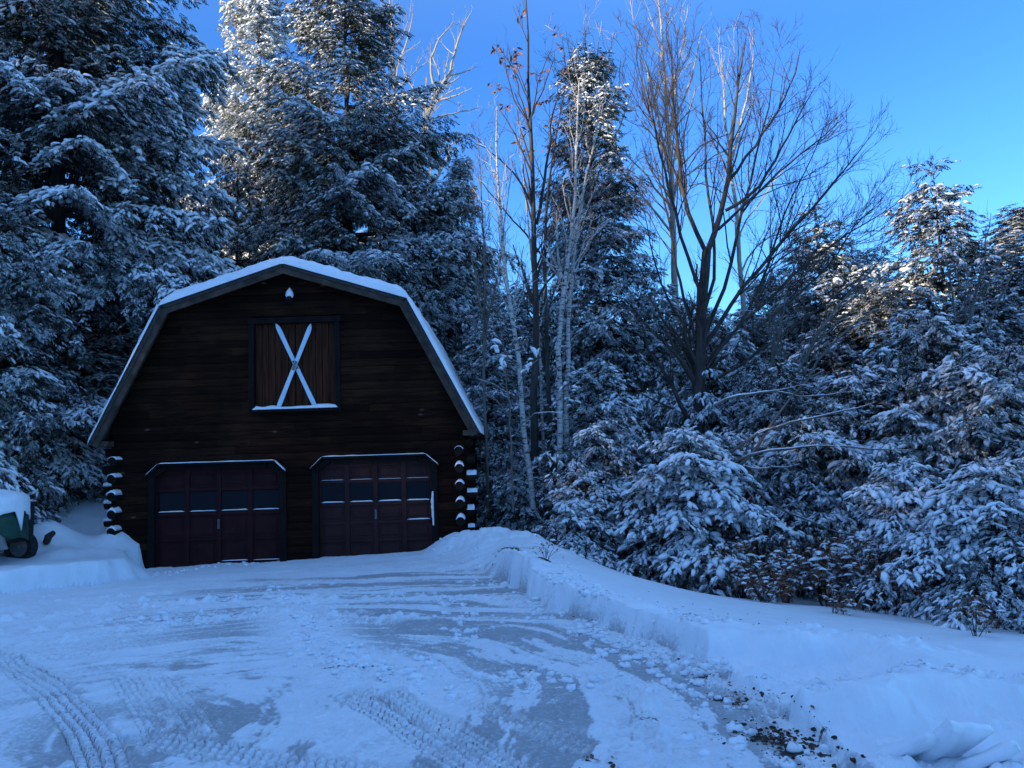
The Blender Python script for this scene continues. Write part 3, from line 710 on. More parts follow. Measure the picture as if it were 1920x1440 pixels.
# ------------------------------------------------------------------ covered machine at the left edge
M_tarp = noise_mat('green_tarp', [(.3, (.006, .04, .026)), (.7, (.014, .075, .05))], 5, rough=.5, bump=.4, bdist=.03)
M_rubber = noise_mat('tyre_rubber', [(.3, (.012, .012, .012)), (.7, (.03, .03, .03))], 20, rough=.9)
M_fend = noise_mat('grey_fender', [(.3, (.16, .16, .165)), (.7, (.28, .28, .29))], 8, rough=.5)
cx, cy = -10.40, 15.5
T = empty('covered_trailer', (cx, cy, .0), 'trailer under a dark green tarp heaped with snow at the left edge', 'trailer')
def shell(x0, x1, y0, y1, zfun, nx_, ny_, zs, name, m, par, seed):
    pass
HXT = 1.28; HYT = .72
def prof_sup(u, v, e=2.5): return (abs(u)**e+abs(v)**e)**(1/e)
def tarp(name, m, z_skirt, z_top, grow, ragged, par, seed):
    n = 72; rings = 16; Vs = []; Fs = []
    for i in range(rings+1):
        t = i/rings
        for j in range(n):
            th = 2*math.pi*j/n; c, s_ = math.cos(th), math.sin(th); k_ = 1/prof_sup(c, s_)
            rr = math.sin(min(1, t*1.35)*math.pi/2)**.8*(1 if t < .74 else 1+.03*(t-.74))
            zz = z_top-(z_top-z_skirt)*t**1.9
            fold = .025*math.sin(th*9+seed)*t*t*(1 if grow == 0 else .3)
            rg = 0
            if ragged: rg = -ragged*(.15+1.9*vn(np.array([th*5.5]), np.array([seed*1.]), 4)[0]**2.2)*max(0, t-.8)/.2
            else: rg = .05*math.sin(th*4+2)*max(0, t-.8)/.2
            wv = (vn(np.array([c*4+9]), np.array([s_*4+t*3]), seed)[0]-.5)*.06*(1-t*.6)
            Vs.append((cx+c*k_*(HXT+grow+fold)*rr, cy+s_*k_*(HYT+grow+fold)*rr, zz+rg+wv))
    for i in range(rings):
        for j in range(n): Fs.append((i*n+j, (i+1)*n+j, (i+1)*n+(j+1) % n, i*n+(j+1) % n))
    q = MB(); q.add(Vs, Fs); o = q.build(name, m, par, smooth=True)
    so_ = o.modifiers.new('solid', 'SOLIDIFY'); so_.thickness = .012 if not ragged else .03; so_.offset = 1
    return o
tarp('tarp_cover', M_tarp, .42, 1.25, 0, 0, T, 3)
tarp('snow_cover', M_snow, .98, 1.34, .025, .22, T, 8)
q = MB(); q.box(cx-1.1, cx+1.1, cy-.5, cy+.5, .36, .44); q.box(cx-1.1, cx+1.12, cy-.55, cy-.47, .28, .40); q.build('trailer_bed', M_rubber, T)
def wheel(px_, py_, pz):
    W = empty('wheel', (0, 0, 0), None, None); W.parent = T; W.location = (px_-cx, py_-cy, pz)
    q = MB(); R_ = .29
    ring = [(R_*.62, -.10), (R_*.9, -.11), (R_, -.07), (R_, .07), (R_*.9, .11), (R_*.62, .10)]
    n = 28; Vs = []; 
    for i in range(n):
        th = 2*math.pi*i/n
        for r_, yy in ring: Vs.append((px_+r_*math.cos(th), py_+yy, pz+r_*math.sin(th)))
    k_ = len(ring); Fs = [(i*k_+j, i*k_+(j+1) % k_, ((i+1) % n)*k_+(j+1) % k_, ((i+1) % n)*k_+j) for i in range(n) for j in range(k_)]
    q.add(Vs, Fs); q.build('tyre', M_rubber, W, smooth=False)
    q = MB(); q.tube([(px_, py_-.07, pz), (px_, py_+.07, pz)], R_*.63, 20); q.tube([(px_, py_-.10, pz), (px_, py_-.06, pz)], .06, 10); q.build('rim', M_metal, W)
for py_ in (cy-.6, cy+.6): wheel(cx+.95, py_, .24)
q = MB(); fp = [(cx+.52, .30), (cx+.62, .50), (cx+.78, .60), (cx+1.1, .60), (cx+1.26, .50), (cx+1.34, .30)]
for a, b in zip(fp[:-1], fp[1:]): q.board(a, b, .02, cy-.82, cy-.46)
q.build('fender', M_fend, T)
q = MB(); snow_ridge(q, (cx+.62, .615), (cx+1.2, .615), .3, .05, cy-.62, 3); q.build('snow_cover', M_snow, T, smooth=True)
# dark bin behind the trailer
B = empty('storage_bin', (-9.49, 16.55, .2), 'dark upright bin with a snow dusted lid behind the green tarp', 'bin')
q = MB(); q.add([(x, y, z) for z, g in ((.1, 0), (1.02, .02)) for x, y in ((-9.74-g, 16.3-g), (-9.46+g, 16.3-g), (-9.46+g, 16.52+g), (-9.74-g, 16.52+g))], [(0, 1, 2, 3), (7, 6, 5, 4), (0, 4, 5, 1), (1, 5, 6, 2), (2, 6, 7, 3), (3, 7, 4, 0)])
q.build('bin_body', M_rubber, B, bevel=.02)
q = MB(); q.box(-9.80, -9.41, 16.25, 16.58, 1.025, 1.08); q.build('lid', M_rubber, B, bevel=.015)
q = MB(); snow_ridge(q, (-9.78, 1.082), (-9.43, 1.082), .27, .045, 16.55, 6); q.build('snow_cover', M_snow, B, smooth=True)
# broken log poking out of a mound
p = at(100, 1004, 16.75)
q = MB(); q.tube([(p[0]-.12, 16.72, p[2]-.12), (p[0]-.03, 16.62, p[2]-.02), (p[0]+.09, 16.6, p[2]+.07)], [.07, .075, .05], 7)
o = q.build('broken_log', M_bark); tag(o, 'broken dark log poking out of the snow mound between bin and garage', 'log')
# ------------------------------------------------------------------ vectorised tree tools
def nrm(a): return a/(np.linalg.norm(a, axis=-1, keepdims=True)+1e-9)
def tubes(P, Rr, sides):
    """P (n,k,3) polylines, Rr (n,k) radii -> verts, quads"""
    n, k, _ = P.shape
    T = np.gradient(P, axis=1); T = nrm(T)
    ref = np.where(np.abs(T[:, :1, 2:3]) < .85, np.array([0, 0, 1.]), np.array([1., 0, 0]))
    ref = np.repeat(ref, k, 1)
    A = nrm(np.cross(T, ref)); B = np.cross(T, A)
    th = 2*np.pi*np.arange(sides)/sides
    V = P[:, :, None]+Rr[:, :, None, None]*(A[:, :, None]*np.cos(th)[None, None, :, None]+B[:, :, None]*np.sin(th)[None, None, :, None])
    idx = np.arange(n*k*sides).reshape(n, k, sides)
    a = idx[:, :-1]; b = np.roll(a, -1, 2); d = idx[:, 1:]; c = np.roll(d, -1, 2)
    return V.reshape(-1, 3), np.stack([a, b, c, d], -1).reshape(-1, 4)
def join(parts):
    V = []; Q = []; o = 0
    for v, q in parts: V.append(v); Q.append(q+o); o += len(v)
    return np.concatenate(V), np.concatenate(Q)
def frames(D, roll, upish=0):
    S = nrm(np.cross(D, np.array([0, 0, 1.]))+1e-4)
    Nn = np.cross(S, D)
    c, s = np.cos(roll)[:, None], np.sin(roll)[:, None]
    return S*c+Nn*s, Nn*c-S*s
def stamp(T, F_, P, D, S, Nn, sc):
    V = P[:, None]+sc[:, None, None]*(T[None, :, 0:1]*D[:, None]+T[None, :, 1:2]*S[:, None]+T[None, :, 2:3]*Nn[:, None])
    n = len(P); m = len(T)
    return V.reshape(-1, 3), (F_[None]+(np.arange(n)*m)[:, None, None]).reshape(-1, F_.shape[1])
def spray_template(seed, nl=6):
    r = np.random.RandomState(seed); V = []; Q = []
    def leaf(p, d, l, w):
        d = d/np.linalg.norm(d); s = np.array([-d[1], d[0], 0]); o = len(V)
        dz = -.25*l
        V.extend([p-s*w*.25, p+d*l*.5-s*w*.5+[0, 0, .02], p+d*l+[0, 0, dz], p+d*l*.5+s*w*.5+[0, 0, .02]]); Q.append((o, o+1, o+2, o+3))
    for i in range(nl):
        t = .05+.8*i/nl
        for sd in (-1, 1):
            a = sd*(.8+r.uniform(-.25, .25)); l = (.42-.26*t)*r.uniform(.75, 1.25)
            leaf(np.array([t, 0, -.18*t*t+r.uniform(-.04, .04)]), np.array([math.cos(a), math.sin(a), 0]), l, .12)
    leaf(np.array([.75, 0, -.1]), np.array([1, r.uniform(-.2, .2), 0]), .38, .12)
    return np.array(V), np.array(Q)
SPR = [spray_template(i) for i in range(4)]
SPR_LO = [spray_template(9, 2)]
def pad_template(seed, na=9):
    r = np.random.RandomState(seed)
    th = 2*np.pi*np.arange(na)/na
    rr = 1+r.uniform(-.38, .38, na)
    V = [(.0, 0, .17*r.uniform(.8, 1.2))]
    for f, h in ((.55, .15), (1, .02)):
        for t, q in zip(th, rr):
            x = .58*q*f*math.cos(t); y = .23*q*f*math.sin(t)
            V.append((x, y, h*r.uniform(.7, 1.25)-.35*x*x*(x > 0)-.5*y*y-.02))
    V.append((0, 0, -.05)); Fs = []
    for j in range(na):
        k = (j+1) % na
        Fs += [(0, 1+j, 1+k), (1+j, 1+na+j, 1+na+k), (1+j, 1+na+k, 1+k), (1+na+j, 1+2*na, 1+na+k)]
    V = np.array(V); V[:, 0] += .45
    return V, np.array(Fs)
PAD = [pad_template(i) for i in range(6)]
PAD_LO = [pad_template(30, 6)]

def conifer_geo(seed, H, R, clear=.06, dens=1.0, prof=.8, el=(-22, 30), droop=.22, snow=.5, spray=.30, pad=1.0, lo=False, hang=.75, twig=1.0, heavy=0.0):
    r = np.random.RandomState(seed)
    lean = r.uniform(-.012, .012, 2)
    nb = int(H*8.5*dens)
    hs = clear+(1-clear-.015)*np.sort(r.rand(nb))**.95
    P = []; D = []; RO = []; SZ = []; SN = []; bp = []; br = []
    gap = vn(np.arange(nb)*.0+hs*9, np.arange(nb)*0+seed*1.7, seed)
    for i, h in enumerate(hs):
        az = i*2.399+r.uniform(-.5, .5)
        sec = .78+.44*vn(np.array([math.cos(az)*1.3+5]), np.array([math.sin(az)*1.3+h*5]), seed+2)[0]
        L = (R*((1-h)**prof)*r.uniform(.62, 1.12)*sec*(.75+.5*gap[i])+.12+.25*(1-h))
        e = math.radians(el[0]+(el[1]-el[0])*h+r.uniform(-9, 9))
        dh = np.array([math.cos(az), math.sin(az), 0]); sdv = np.array([-dh[1], dh[0], 0])
        base = np.array([lean[0]*H*h, lean[1]*H*h, H*h])
        bend = r.uniform(-.18, .18)
        dr = droop*(1.1-h)*r.uniform(.6, 1.4)
        def pt(s): return base+np.outer(L*s*math.cos(e), dh)+np.outer(L*s*s*bend, sdv)+np.outer(L*(s*math.sin(e)-dr*s*s), [0, 0, 1])
        sb = np.linspace(0, 1, 6); bp.append(pt(sb)); br.append((.010+.011*L)*(1.05-sb))
        ntw = int(L/(.115 if not lo else .3)*twig)+3
        s = np.linspace(.10 if h > .5 else .16, 1, ntw)
        pos = pt(s); side = np.where(np.arange(ntw) % 2 == 0, 1, -1)
        tl = (.46*L*(1-s)**.75*np.minimum(1, s*3.5)+.20)*r.uniform(.65, 1.2, ntw)
        an = np.radians(r.uniform(42, 72, ntw))*side; an[-1] = 0
        slope = math.tan(e)*.6-dr*1.2*s
        td = np.cos(an)[:, None]*dh+np.sin(an)[:, None]*sdv; td[:, 2] = slope*np.cos(an)-.12-r.rand(ntw)*.22*(1-h*.6); td = nrm(td)
        step = spray*.5
        cnt = np.maximum(1, np.ceil(tl/step).astype(int))
        id_ = np.repeat(np.arange(ntw), cnt); q = (np.concatenate([np.arange(c) for c in cnt])+r.rand(len(id_)))*step
        pp = pos[id_]+td[id_]*q[:, None]; pp[:, 2] -= .35*q*q/np.maximum(tl[id_], .3)
        pp += r.normal(0, .025, pp.shape)
        n = len(id_)
        yw = np.where(np.arange(n) % 2 == 0, 1, -1)*r.uniform(.15, .85, n)
        d = td[id_]; dx = d[:, 0]*np.cos(yw)-d[:, 1]*np.sin(yw); dy = d[:, 0]*np.sin(yw)+d[:, 1]*np.cos(yw)
        d = np.stack([dx, dy, d[:, 2]-r.uniform(.05, hang, n)*(1-.45*h)], 1)
        P.append(pp); D.append(nrm(d)); RO.append(r.normal(0, .35, n)); SZ.append(spray*r.uniform(.7, 1.25, n))
        bf = np.clip(r.normal(1, .45), .1, 2)
        SN.append(np.full(n, bf)*(.55+.6*s[id_]))
    # leader
    n = int(12+20*H*.05); hz = np.linspace(1-.10, 1.0, n)*H
    a = r.rand(n)*6.28
    P.append(np.stack([lean[0]*hz+0*a, lean[1]*hz+0*a, hz], 1)); D.append(nrm(np.stack([np.cos(a), np.sin(a), r.uniform(.2, 1.3, n)], 1))); RO.append(r.normal(0, .3, n)); SZ.append(spray*r.uniform(.5, .9, n)); SN.append(np.full(n, .7))
    P = np.concatenate(P); D = np.concatenate(D); RO = np.concatenate(RO); SZ = np.concatenate(SZ); SN = np.concatenate(SN)
    S, Nn = frames(D, RO)
    sp = SPR_LO if lo else SPR
    w_ = r.randint(0, len(sp), len(P)); crown = []
    for k in range(len(sp)):
        m_ = w_ == k
        if m_.any(): crown.append(stamp(sp[k][0], sp[k][1], P[m_], D[m_], S[m_], Nn[m_], SZ[m_]))
    crown = join(crown)
    nz = .5*vn(P[:, 0]*1.6+P[:, 2]*.3, P[:, 1]*1.6+P[:, 2]*1.4, seed+5)+.5*vn(P[:, 0]*.7+9, P[:, 2]*.8+P[:, 1]*.5, seed+6)
    pr = np.clip(snow*SN*(nz*3.8-1.05), 0, .97)
    sel = r.rand(len(P)) < pr
    ii = np.nonzero(sel)[0]
    if not lo: ii = np.concatenate([ii, ii, ii[r.rand(len(ii)) < .4]])
    m2 = len(ii); P2, D2 = P[ii], D[ii].copy(); sz = SZ[ii]*pad*(.45+.6*np.clip(pr[ii], 0, 1))*r.uniform(.3, 1.0, m2)**1.2
    D2[:, 2] *= .8; D2 = nrm(D2); S2, N2 = frames(D2, RO[ii]*.35+r.normal(0, .25, m2))
    P2 = P2+N2*(.015*pad)+D2*(SZ[ii]*r.uniform(-.1, .45, m2))[:, None]+S2*(SZ[ii]*r.uniform(-.28, .28, m2))[:, None]
    yw = r.uniform(-.7, .7, m2); D2 = nrm(D2*np.cos(yw)[:, None]+S2*np.sin(yw)[:, None]); S2 = np.cross(N2, D2)
    pt_ = PAD_LO if lo else PAD
    w2 = r.randint(0, len(pt_), len(P2)); sn = []
    for k in range(len(pt_)):
        m_ = w2 == k
        if m_.any(): sn.append(stamp(pt_[k][0], pt_[k][1], P2[m_], D2[m_], S2[m_], N2[m_], sz[m_]))
    if heavy > 0:   # pillows where neighbouring sprays have loaded up together
        hv = (r.rand(len(P2)) < heavy*np.clip(nz[ii]*2-.6, 0, 1))
        for k in range(len(pt_)):
            m_ = hv & (w2 == k)
            if m_.any(): sn.append(stamp(pt_[k][0]*[1, 1.25, 1.5], pt_[k][1], P2[m_]-D2[m_]*.05+[0, 0, .03], D2[m_], S2[m_], N2[m_], sz[m_]*1.35))
    sn = join(sn)
    bp = np.array(bp); br = np.array(br)
    zt = np.linspace(-.4, 1, 10); tr = np.stack([lean[0]*zt*H, lean[1]*zt*H, zt*H], 1)[None]
    rt = (H*.0125+.03)*np.clip(1.02-np.clip(zt, 0, 1), .02, 1)[None]
    trunk = tubes(tr, rt, 10); br_ = tubes(bp, br, 4)
    return dict(trunk=join([trunk, br_]), crown=crown, snow=sn)
def conifer_meshes(name, lm=None, **kw):
    g = conifer_geo(**kw)
    return dict(trunk=mesh_np(name+'_trunk', g['trunk'][0], [g['trunk'][1]], [M_bark], smooth=True),
                crown=mesh_np(name+'_crown', g['crown'][0], [g['crown'][1]], [lm or M_leaf]),
                snow_clumps=mesh_np(name+'_snow', g['snow'][0], [g['snow'][1]], [M_treesnow], smooth=True))
import time; t0 = time.time()
TM = {
 'giant': conifer_meshes('giant', seed=11, H=18, R=5.9, clear=.24, dens=1.25, prof=.42, snow=.75, spray=.28, pad=.95, droop=.24, el=(-16, 22)),
 'broad': conifer_meshes('broad', seed=23, H=17, R=5.3, clear=.05, dens=1.45, prof=.5, snow=.6, spray=.27, pad=.88, droop=.22, el=(-20, 35)),
 'slim': conifer_meshes('slim', seed=35, H=13.5, R=3.0, clear=.04, dens=1.7, prof=.6, snow=.52, spray=.25, pad=.85, droop=.22, el=(-22, 35)),
 'mid': conifer_meshes('mid', seed=41, H=10, R=3.3, clear=.05, dens=1.5, prof=.68, snow=.68, spray=.27, pad=.92, droop=.25, el=(-18, 30)),
 'tuft': conifer_meshes('tuft', seed=47, H=10, R=3.5, clear=.05, dens=1.25, prof=.6, snow=.68, spray=.28, pad=.92, droop=.22, el=(-14, 34)),
 'low': conifer_meshes('low', seed=58, H=5.5, R=2.6, clear=.03, dens=2.0, prof=.5, snow=1.3, spray=.23, pad=.82, droop=.45, el=(-18, 32), heavy=.10, hang=1.0),
 'loose': conifer_meshes('loose', seed=59, H=5.5, R=2.8, clear=.03, dens=1.7, prof=.45, snow=1.15, spray=.23, pad=.8, droop=.5, el=(-12, 30), heavy=.05, hang=1.1),
 'heavy': conifer_meshes('heavy', seed=66, H=4.2, R=2.3, clear=.04, dens=1.6, prof=.5, snow=2.2, spray=.23, pad=.9, droop=.8, el=(-15, 30), heavy=.45, hang=1.1),
 'bush': conifer_meshes('bush', seed=72, H=2.2, R=1.25, clear=.0, dens=3.0, prof=.45, snow=.5, spray=.20, pad=.75, droop=.5, el=(-5, 45), heavy=.0, hang=1.1),
}
M_leafsun = leaf_mat('hemlock_needles_sunlit', (.06, .075, .035), (.10, .11, .05), .95, -.9, .36)  # needles paler, warmer and dusted nearly all round to paint in the sunlight
TM['sunlit_hemlock'] = conifer_meshes('sunlit_hemlock', M_leafsun, seed=88, H=17, R=5.0, clear=.05, dens=1.2, prof=.5, snow=1.1, spray=.30, pad=1.0, droop=.22, el=(-20, 35))
TH = {'giant': 18, 'broad': 17, 'slim': 13.5, 'mid': 10, 'tuft': 10, 'loose': 5.5, 'low': 5.5, 'heavy': 4.2, 'bush': 2.2, 'sunlit_hemlock': 17}
print('conifers', round(time.time()-t0, 1), sum(len(m.polygons) for d in TM.values() for m in d.values()))
def tree(kind, px, Y, apex, sx, rot, label, zb=None, cat='tree', name='hemlock_tree', group='snowy evergreen trees around the garage', tilt=(0, 0)):
    p = at(px, apex, Y)
    z0 = gz(p[0], Y)-.08 if zb is None else zb
    H = p[2]-z0
    o = empty(name, (p[0], Y, z0), label, cat, group)
    s = H/TH[kind]; o.scale = (sx, sx, s); o.rotation_euler = (tilt[0], tilt[1], rot)
    for k, me in TM[kind].items():
        c = bpy.data.objects.new(k, me); C.objects.link(c); c.parent = o
    return o
L = [
 # kind, px, depth, apex py, xy scale, rot, label
 ('giant', 128, 22, -430, 1.06, .4, 'giant hemlock filling the upper left corner, its top cut off by the frame'),
 ('mid', 20, 19.6, 330, .80, 1.3, 'snow laden hemlock with drooping boughs rising behind the bin and tarp'),
 ('tuft', 255, 29, 215, 1.05, 2.0, 'hemlock behind the left slope of the garage roof'),
 ('sunlit_hemlock', 484, 40, -30, 1.1, 3.0, 'sunlit evergreen between the giant hemlock and the broad one'),
 ('broad', 650, 29.5, -90, 1.06, .9, 'broad tall hemlock straight behind the garage ridge'),
 ('tuft', 790, 30, 330, .92, 4.2, 'hemlock behind the right slope of the garage roof'),
 ('slim', 862, 33, 288, .62, 2.7, 'small pointed hemlock beside the broad one, left of the birches'),
 ('mid', 906, 36, 430, .55, 1.1, 'small distant dark evergreen tip left of the leaning birch'),
 ('slim', 1102, 25, 88, .95, 3.6, 'tall narrow evergreen with a sunlit tip behind the birch pair'),
 ('tuft', 985, 28, 520, .85, 5.2, 'hemlock behind the dark bare tree right of the garage'),
 ('mid', 1225, 25.5, 500, .80, .3, 'hemlock at the right foot of the tall narrow evergreen'),
 ('tuft', 1395, 27, 585, .85, 2.4, 'hemlock behind the trunks of the spreading bare tree'),
 ('mid', 1532, 27, 380, 1.12, 3.9, 'evergreen rising through the right side of the spreading bare tree'),
 ('tuft', 1645, 25, 525, 1.0, 1.9, 'evergreen left of the sunlit pointed one'),
 ('mid', 1758, 25.5, 300, 1.28, 5.0, 'pointed evergreen with a sunlit snowy top at the right'),
 ('slim', 1932, 24.5, 375, 1.35, 1.5, 'sunlit evergreen cut by the right edge of the frame'),
 ('low', 1120, 19.6, 690, .82, .8, 'young hemlock with thick snow pads just right of the birch pair'),
 ('heavy', 1285, 17.3, 800, .95, 2.2, 'bowed young hemlock with the thickest snow, drooping onto the bank'),
 ('bush', 985, 19.5, 890, .85, 1.0, 'low round hemlock bush at the garage corner by the leaning birch'),
 ('heavy', 1090, 18.3, 880, .62, 4.1, 'low snow covered hemlock in front of the birch pair'),
 ('low', 1440, 19.5, 680, .95, 3.3, 'hemlock under the snowy arching limbs'),
 ('loose', 1600, 18.6, 690, 1.0, 5.4, 'dark hemlock behind the brown leaved thicket'),
 ('low', 1745, 18.2, 600, 1.05, .2, 'hemlock with thick boughs below the sunlit pointed evergreen'),
 ('loose', 1890, 16.8, 640, .98, 2.9, 'snowy hemlock at the right edge above the open field'),
 ('heavy', 1690, 15.6, 860, .72, 1.2, 'snow bent hemlock behind the small brown sapling'),
 ('heavy', 1860, 13.9, 860, .80, 5.8, 'nearest snow bent hemlock at the lower right edge'),
 ('loose', 1330, 21.5, 600, .8, 4.6, 'hemlock at the foot of the spreading bare tree'),
 ('mid', -150, 17.6, 150, .9, .3, 'hemlock just beyond the left edge, its boughs reaching into the frame'),
 ('loose', 130, 24.5, 640, .9, 3.0, 'young hemlock in the dark gap left of the garage wall'),
 ('mid', 330, 33, 330, 1.0, .8, 'hemlock far behind the left roof slope, beside the sunlit one'),
 ('tuft', 440, 31, 300, .8, 4.0, 'hemlock between the left roof slope and the broad tree'),
 ('tuft', 1840, 23, 520, .8, 4.9, 'evergreen between the sunlit pointed one and the right edge'),
 ('tuft', 1590, 30.5, 455, 1.0, 2.9, 'evergreen standing back between the two pointed ones at the right'),
 ('tuft', 1300, 30, 555, .9, 1.4, 'evergreen far behind the fork of the spreading bare tree'),
 ('tuft', 1445, 31, 500, .95, 5.5, 'evergreen far behind the leaning stems of the spreading bare tree'),
 ('mid', 1865, 29.5, 455, 1.1, 1.2, 'evergreen behind the brushy bare tree, right of the sunlit pointed one'),
 ('tuft', 150, 23, 520, .8, 3.7, 'hemlock in deep shade left of the garage eave'),
 ('mid', 905, 23.5, 560, .62, 2.2, 'hemlock close behind the right eave of the garage'),
]
for a in L: tree(*a)
# the deep wood behind, read as one mass
def mass(name, items, geos, label, mats_):
    parts = {'crown': [], 'snow': [], 'trunk': []}
    for x, y, z, s, sz, rot, gi in items:
        g = geos[gi]; c, sn_ = math.cos(rot), math.sin(rot)
        for k in parts:
            v = g[k][0]; w_ = np.stack([(v[:, 0]*c-v[:, 1]*sn_)*s+x, (v[:, 0]*sn_+v[:, 1]*c)*s+y, v[:, 2]*sz+z], 1)
            parts[k].append((w_, g[k][1]))
    J = {k: join(v) for k, v in parts.items()}
    o1 = len(J['crown'][0]); o2 = o1+len(J['trunk'][0])
    V_ = np.concatenate([J['crown'][0], J['trunk'][0], J['snow'][0]])
    mi = np.concatenate([np.zeros(len(J['crown'][1]), int), np.ones(len(J['trunk'][1]), int), np.full(len(J['snow'][1]), 2)])
    me = mesh_np(name, V_, [J['crown'][1], J['trunk'][1]+o1, J['snow'][1]+o2], mats_, midx=mi)
    return tag(link(name, me), label, kind='stuff')
GEO = [conifer_geo(seed=101+i, H=10, R=3.3, clear=.03, dens=.6, prof=.75, snow=.7, spray=.55, pad=1.0, lo=False, twig=.5, droop=.25) for i in range(2)]
items = []
r = np.random.RandomState(5)
for px, Y, ap in [(-120,34,520),(20,36,540),(140,34,500),(300,40,470),(390,46,430),(560,42,150),(720,40,330),(830,42,480),(930,44,560),(1010,40,600),(1090,38,560),(1180,42,600),(1270,38,620),(1350,44,640),(1440,40,590),(1500,36,600),(1590,42,560),(1680,38,600),(1740,44,540),(1820,40,560),(1900,36,560),(1990,34,480),(2080,32,500)]:
    p = at(px, ap, Y); z0 = float(zfield(np.array([p[0]], f32), np.array([Y], f32))[0])-.2
    h = p[2]-z0; items.append((p[0], Y, z0, max(.7, min(1.15, h/9)), h/10, r.rand()*6, r.randint(2)))
mass('forest', items, GEO, 'deep evergreen wood behind the first rows of trees', [M_leaf, M_bark, M_treesnow])
# wooded ridge behind and left of the camera, unseen, put there to keep the yard in shade
sx_, sy_ = SD; per = np.array([-sy_, sx_])
ts = np.linspace(-150, 150, 61); ds = np.array([38, 46, 54, 62, 75, 100, 160])
hv = np.array([-3, 3, 8, 11, 12, 13, 8.])
RV_ = []
for t in ts:
    for d_, h_ in zip(ds, hv):
        RV_.append((sx_*d_+per[0]*t, sy_*d_+per[1]*t, h_+(vn(np.array([t*.05]), np.array([d_*.05]), 3)[0]-.5)*2))
nd = len(ds); q = np.array([(i*nd+j, i*nd+j+1, (i+1)*nd+j+1, (i+1)*nd+j) for i in range(len(ts)-1) for j in range(nd-1)])
tag(link('hills', mesh_np('hills', np.array(RV_), [q], [M_snow], smooth=True)), 'snowy wooded ridge out of view, shading the yard', kind='structure')
GL = [conifer_geo(seed=201, H=12, R=3.4, clear=.02, dens=.6, prof=.55, snow=.25, spray=1.4, pad=1, lo=True, twig=.5)]
items = []
HT, HH = [-150,-46,-43,-35,-32,-29.5,-27.5,-25.5,-24,-20,-18.5,-16.6,-14,-9,-5,60,150], [26,20,16,16,25,27.5,23.5,23.5,25.0,25.0,21.2,21.2,27.5,28,28,28,27]  # tree heights shaped to set the shadow edge, with dips for sunlit trees
for row, (d0_, sp) in enumerate(((56, 1.5), (60, 1.5), (64, 1.6), (68, 1.8))):
    t = -140
    while t < 140:
        inn = -60 < t < 10
        H_ = np.interp(t, HT, HH)+(d0_-60)*.2126+r.uniform(-.8, .6)-9.3+.5; d_ = d0_+r.uniform(-1.5, 1.5)
        if inn or row < 2: items.append((sx_*d_+per[0]*t, sy_*d_+per[1]*t, 9.3, .62 if inn else 1.0, H_/12, r.rand()*6, 0))
        t += sp*r.uniform(.8, 1.2)*(1 if inn else 1.7)
mass('ridge_forest', items, GL, 'evergreen wood along the unseen ridge', [M_leaf, M_bark, M_treesnow])
# ------------------------------------------------------------------ leafless trees
def resample(pts, k=10):
    pts = np.asarray(pts, float)
    for _ in range(2):
        q = [pts[0]]
        for a, b in zip(pts[:-1], pts[1:]): q += [a*.75+b*.25, a*.25+b*.75]
        pts = np.array(q+[pts[-1]])
    d = np.concatenate([[0], np.cumsum(np.linalg.norm(np.diff(pts, axis=0), axis=1))])
    t = np.linspace(0, d[-1], k); return np.stack([np.interp(t, d, pts[:, i]) for i in range(3)], 1)
def grow(r, P, Rr, per_m, ang, ratio, up, k=7, t0=.2, wander=.12, rmin=.003, rr=.5, lmin=.25, lcap=9):
    n, K, _ = P.shape
    Ln = np.linalg.norm(np.diff(P, axis=1), axis=2).sum(1)
    cnt = r.poisson(np.maximum(Ln*per_m*(1-t0), .2)); cnt = np.maximum(cnt, 1)
    pi = np.repeat(np.arange(n), cnt); M = len(pi); t = t0+(1-t0)*r.rand(M)**.9
    f = t*(K-1); i0 = np.minimum(f.astype(int), K-2); fr = (f-i0)[:, None]
    p = P[pi, i0]*(1-fr)+P[pi, i0+1]*fr; T = nrm(P[pi, i0+1]-P[pi, i0]); rad = Rr[pi, i0]*(1-fr[:, 0])+Rr[pi, i0+1]*fr[:, 0]
    v = r.normal(0, 1, (M, 3)); v = nrm(v-(v*T).sum(1, keepdims=True)*T)
    a = np.radians(r.uniform(*ang, M))[:, None]
    d = nrm(T*np.cos(a)+v*np.sin(a)+np.array([0, 0, up]))
    L = np.clip(Ln[pi]*ratio*(1.15-.75*t)*r.uniform(.5, 1.25, M), lmin*r.uniform(.6, 1.2, M), lcap)
    out = np.zeros((M, k, 3)); out[:, 0] = p; step = (L/(k-1))[:, None]
    for j in range(1, k):
        d = nrm(d+r.normal(0, wander, (M, 3))+np.array([0, 0, up*.22]))
        out[:, j] = out[:, j-1]+d*step
    r0 = np.clip(rad*rr*r.uniform(.8, 1.1, M), rmin, None)
    return out, r0[:, None]*np.linspace(1, .35, k)[None]
def snow_on(P, Rr, f=.9, w=1.0):
    """snow lying along the upper side of the flatter limbs"""
    T = nrm(np.gradient(P, axis=1)); flat = np.clip(1.25-np.abs(T[:, :, 2])*1.35, 0, 1)
    h = np.maximum(Rr*f, .006)*flat*(.6+.8*vn(P[:, :, 0]*4, P[:, :, 1]*4+P[:, :, 2]*3, 3))
    Q = P.copy(); Q[:, :, 2] += Rr*.55+h*.35
    return tubes(Q, np.maximum(h*.85*w, .0008), 6)
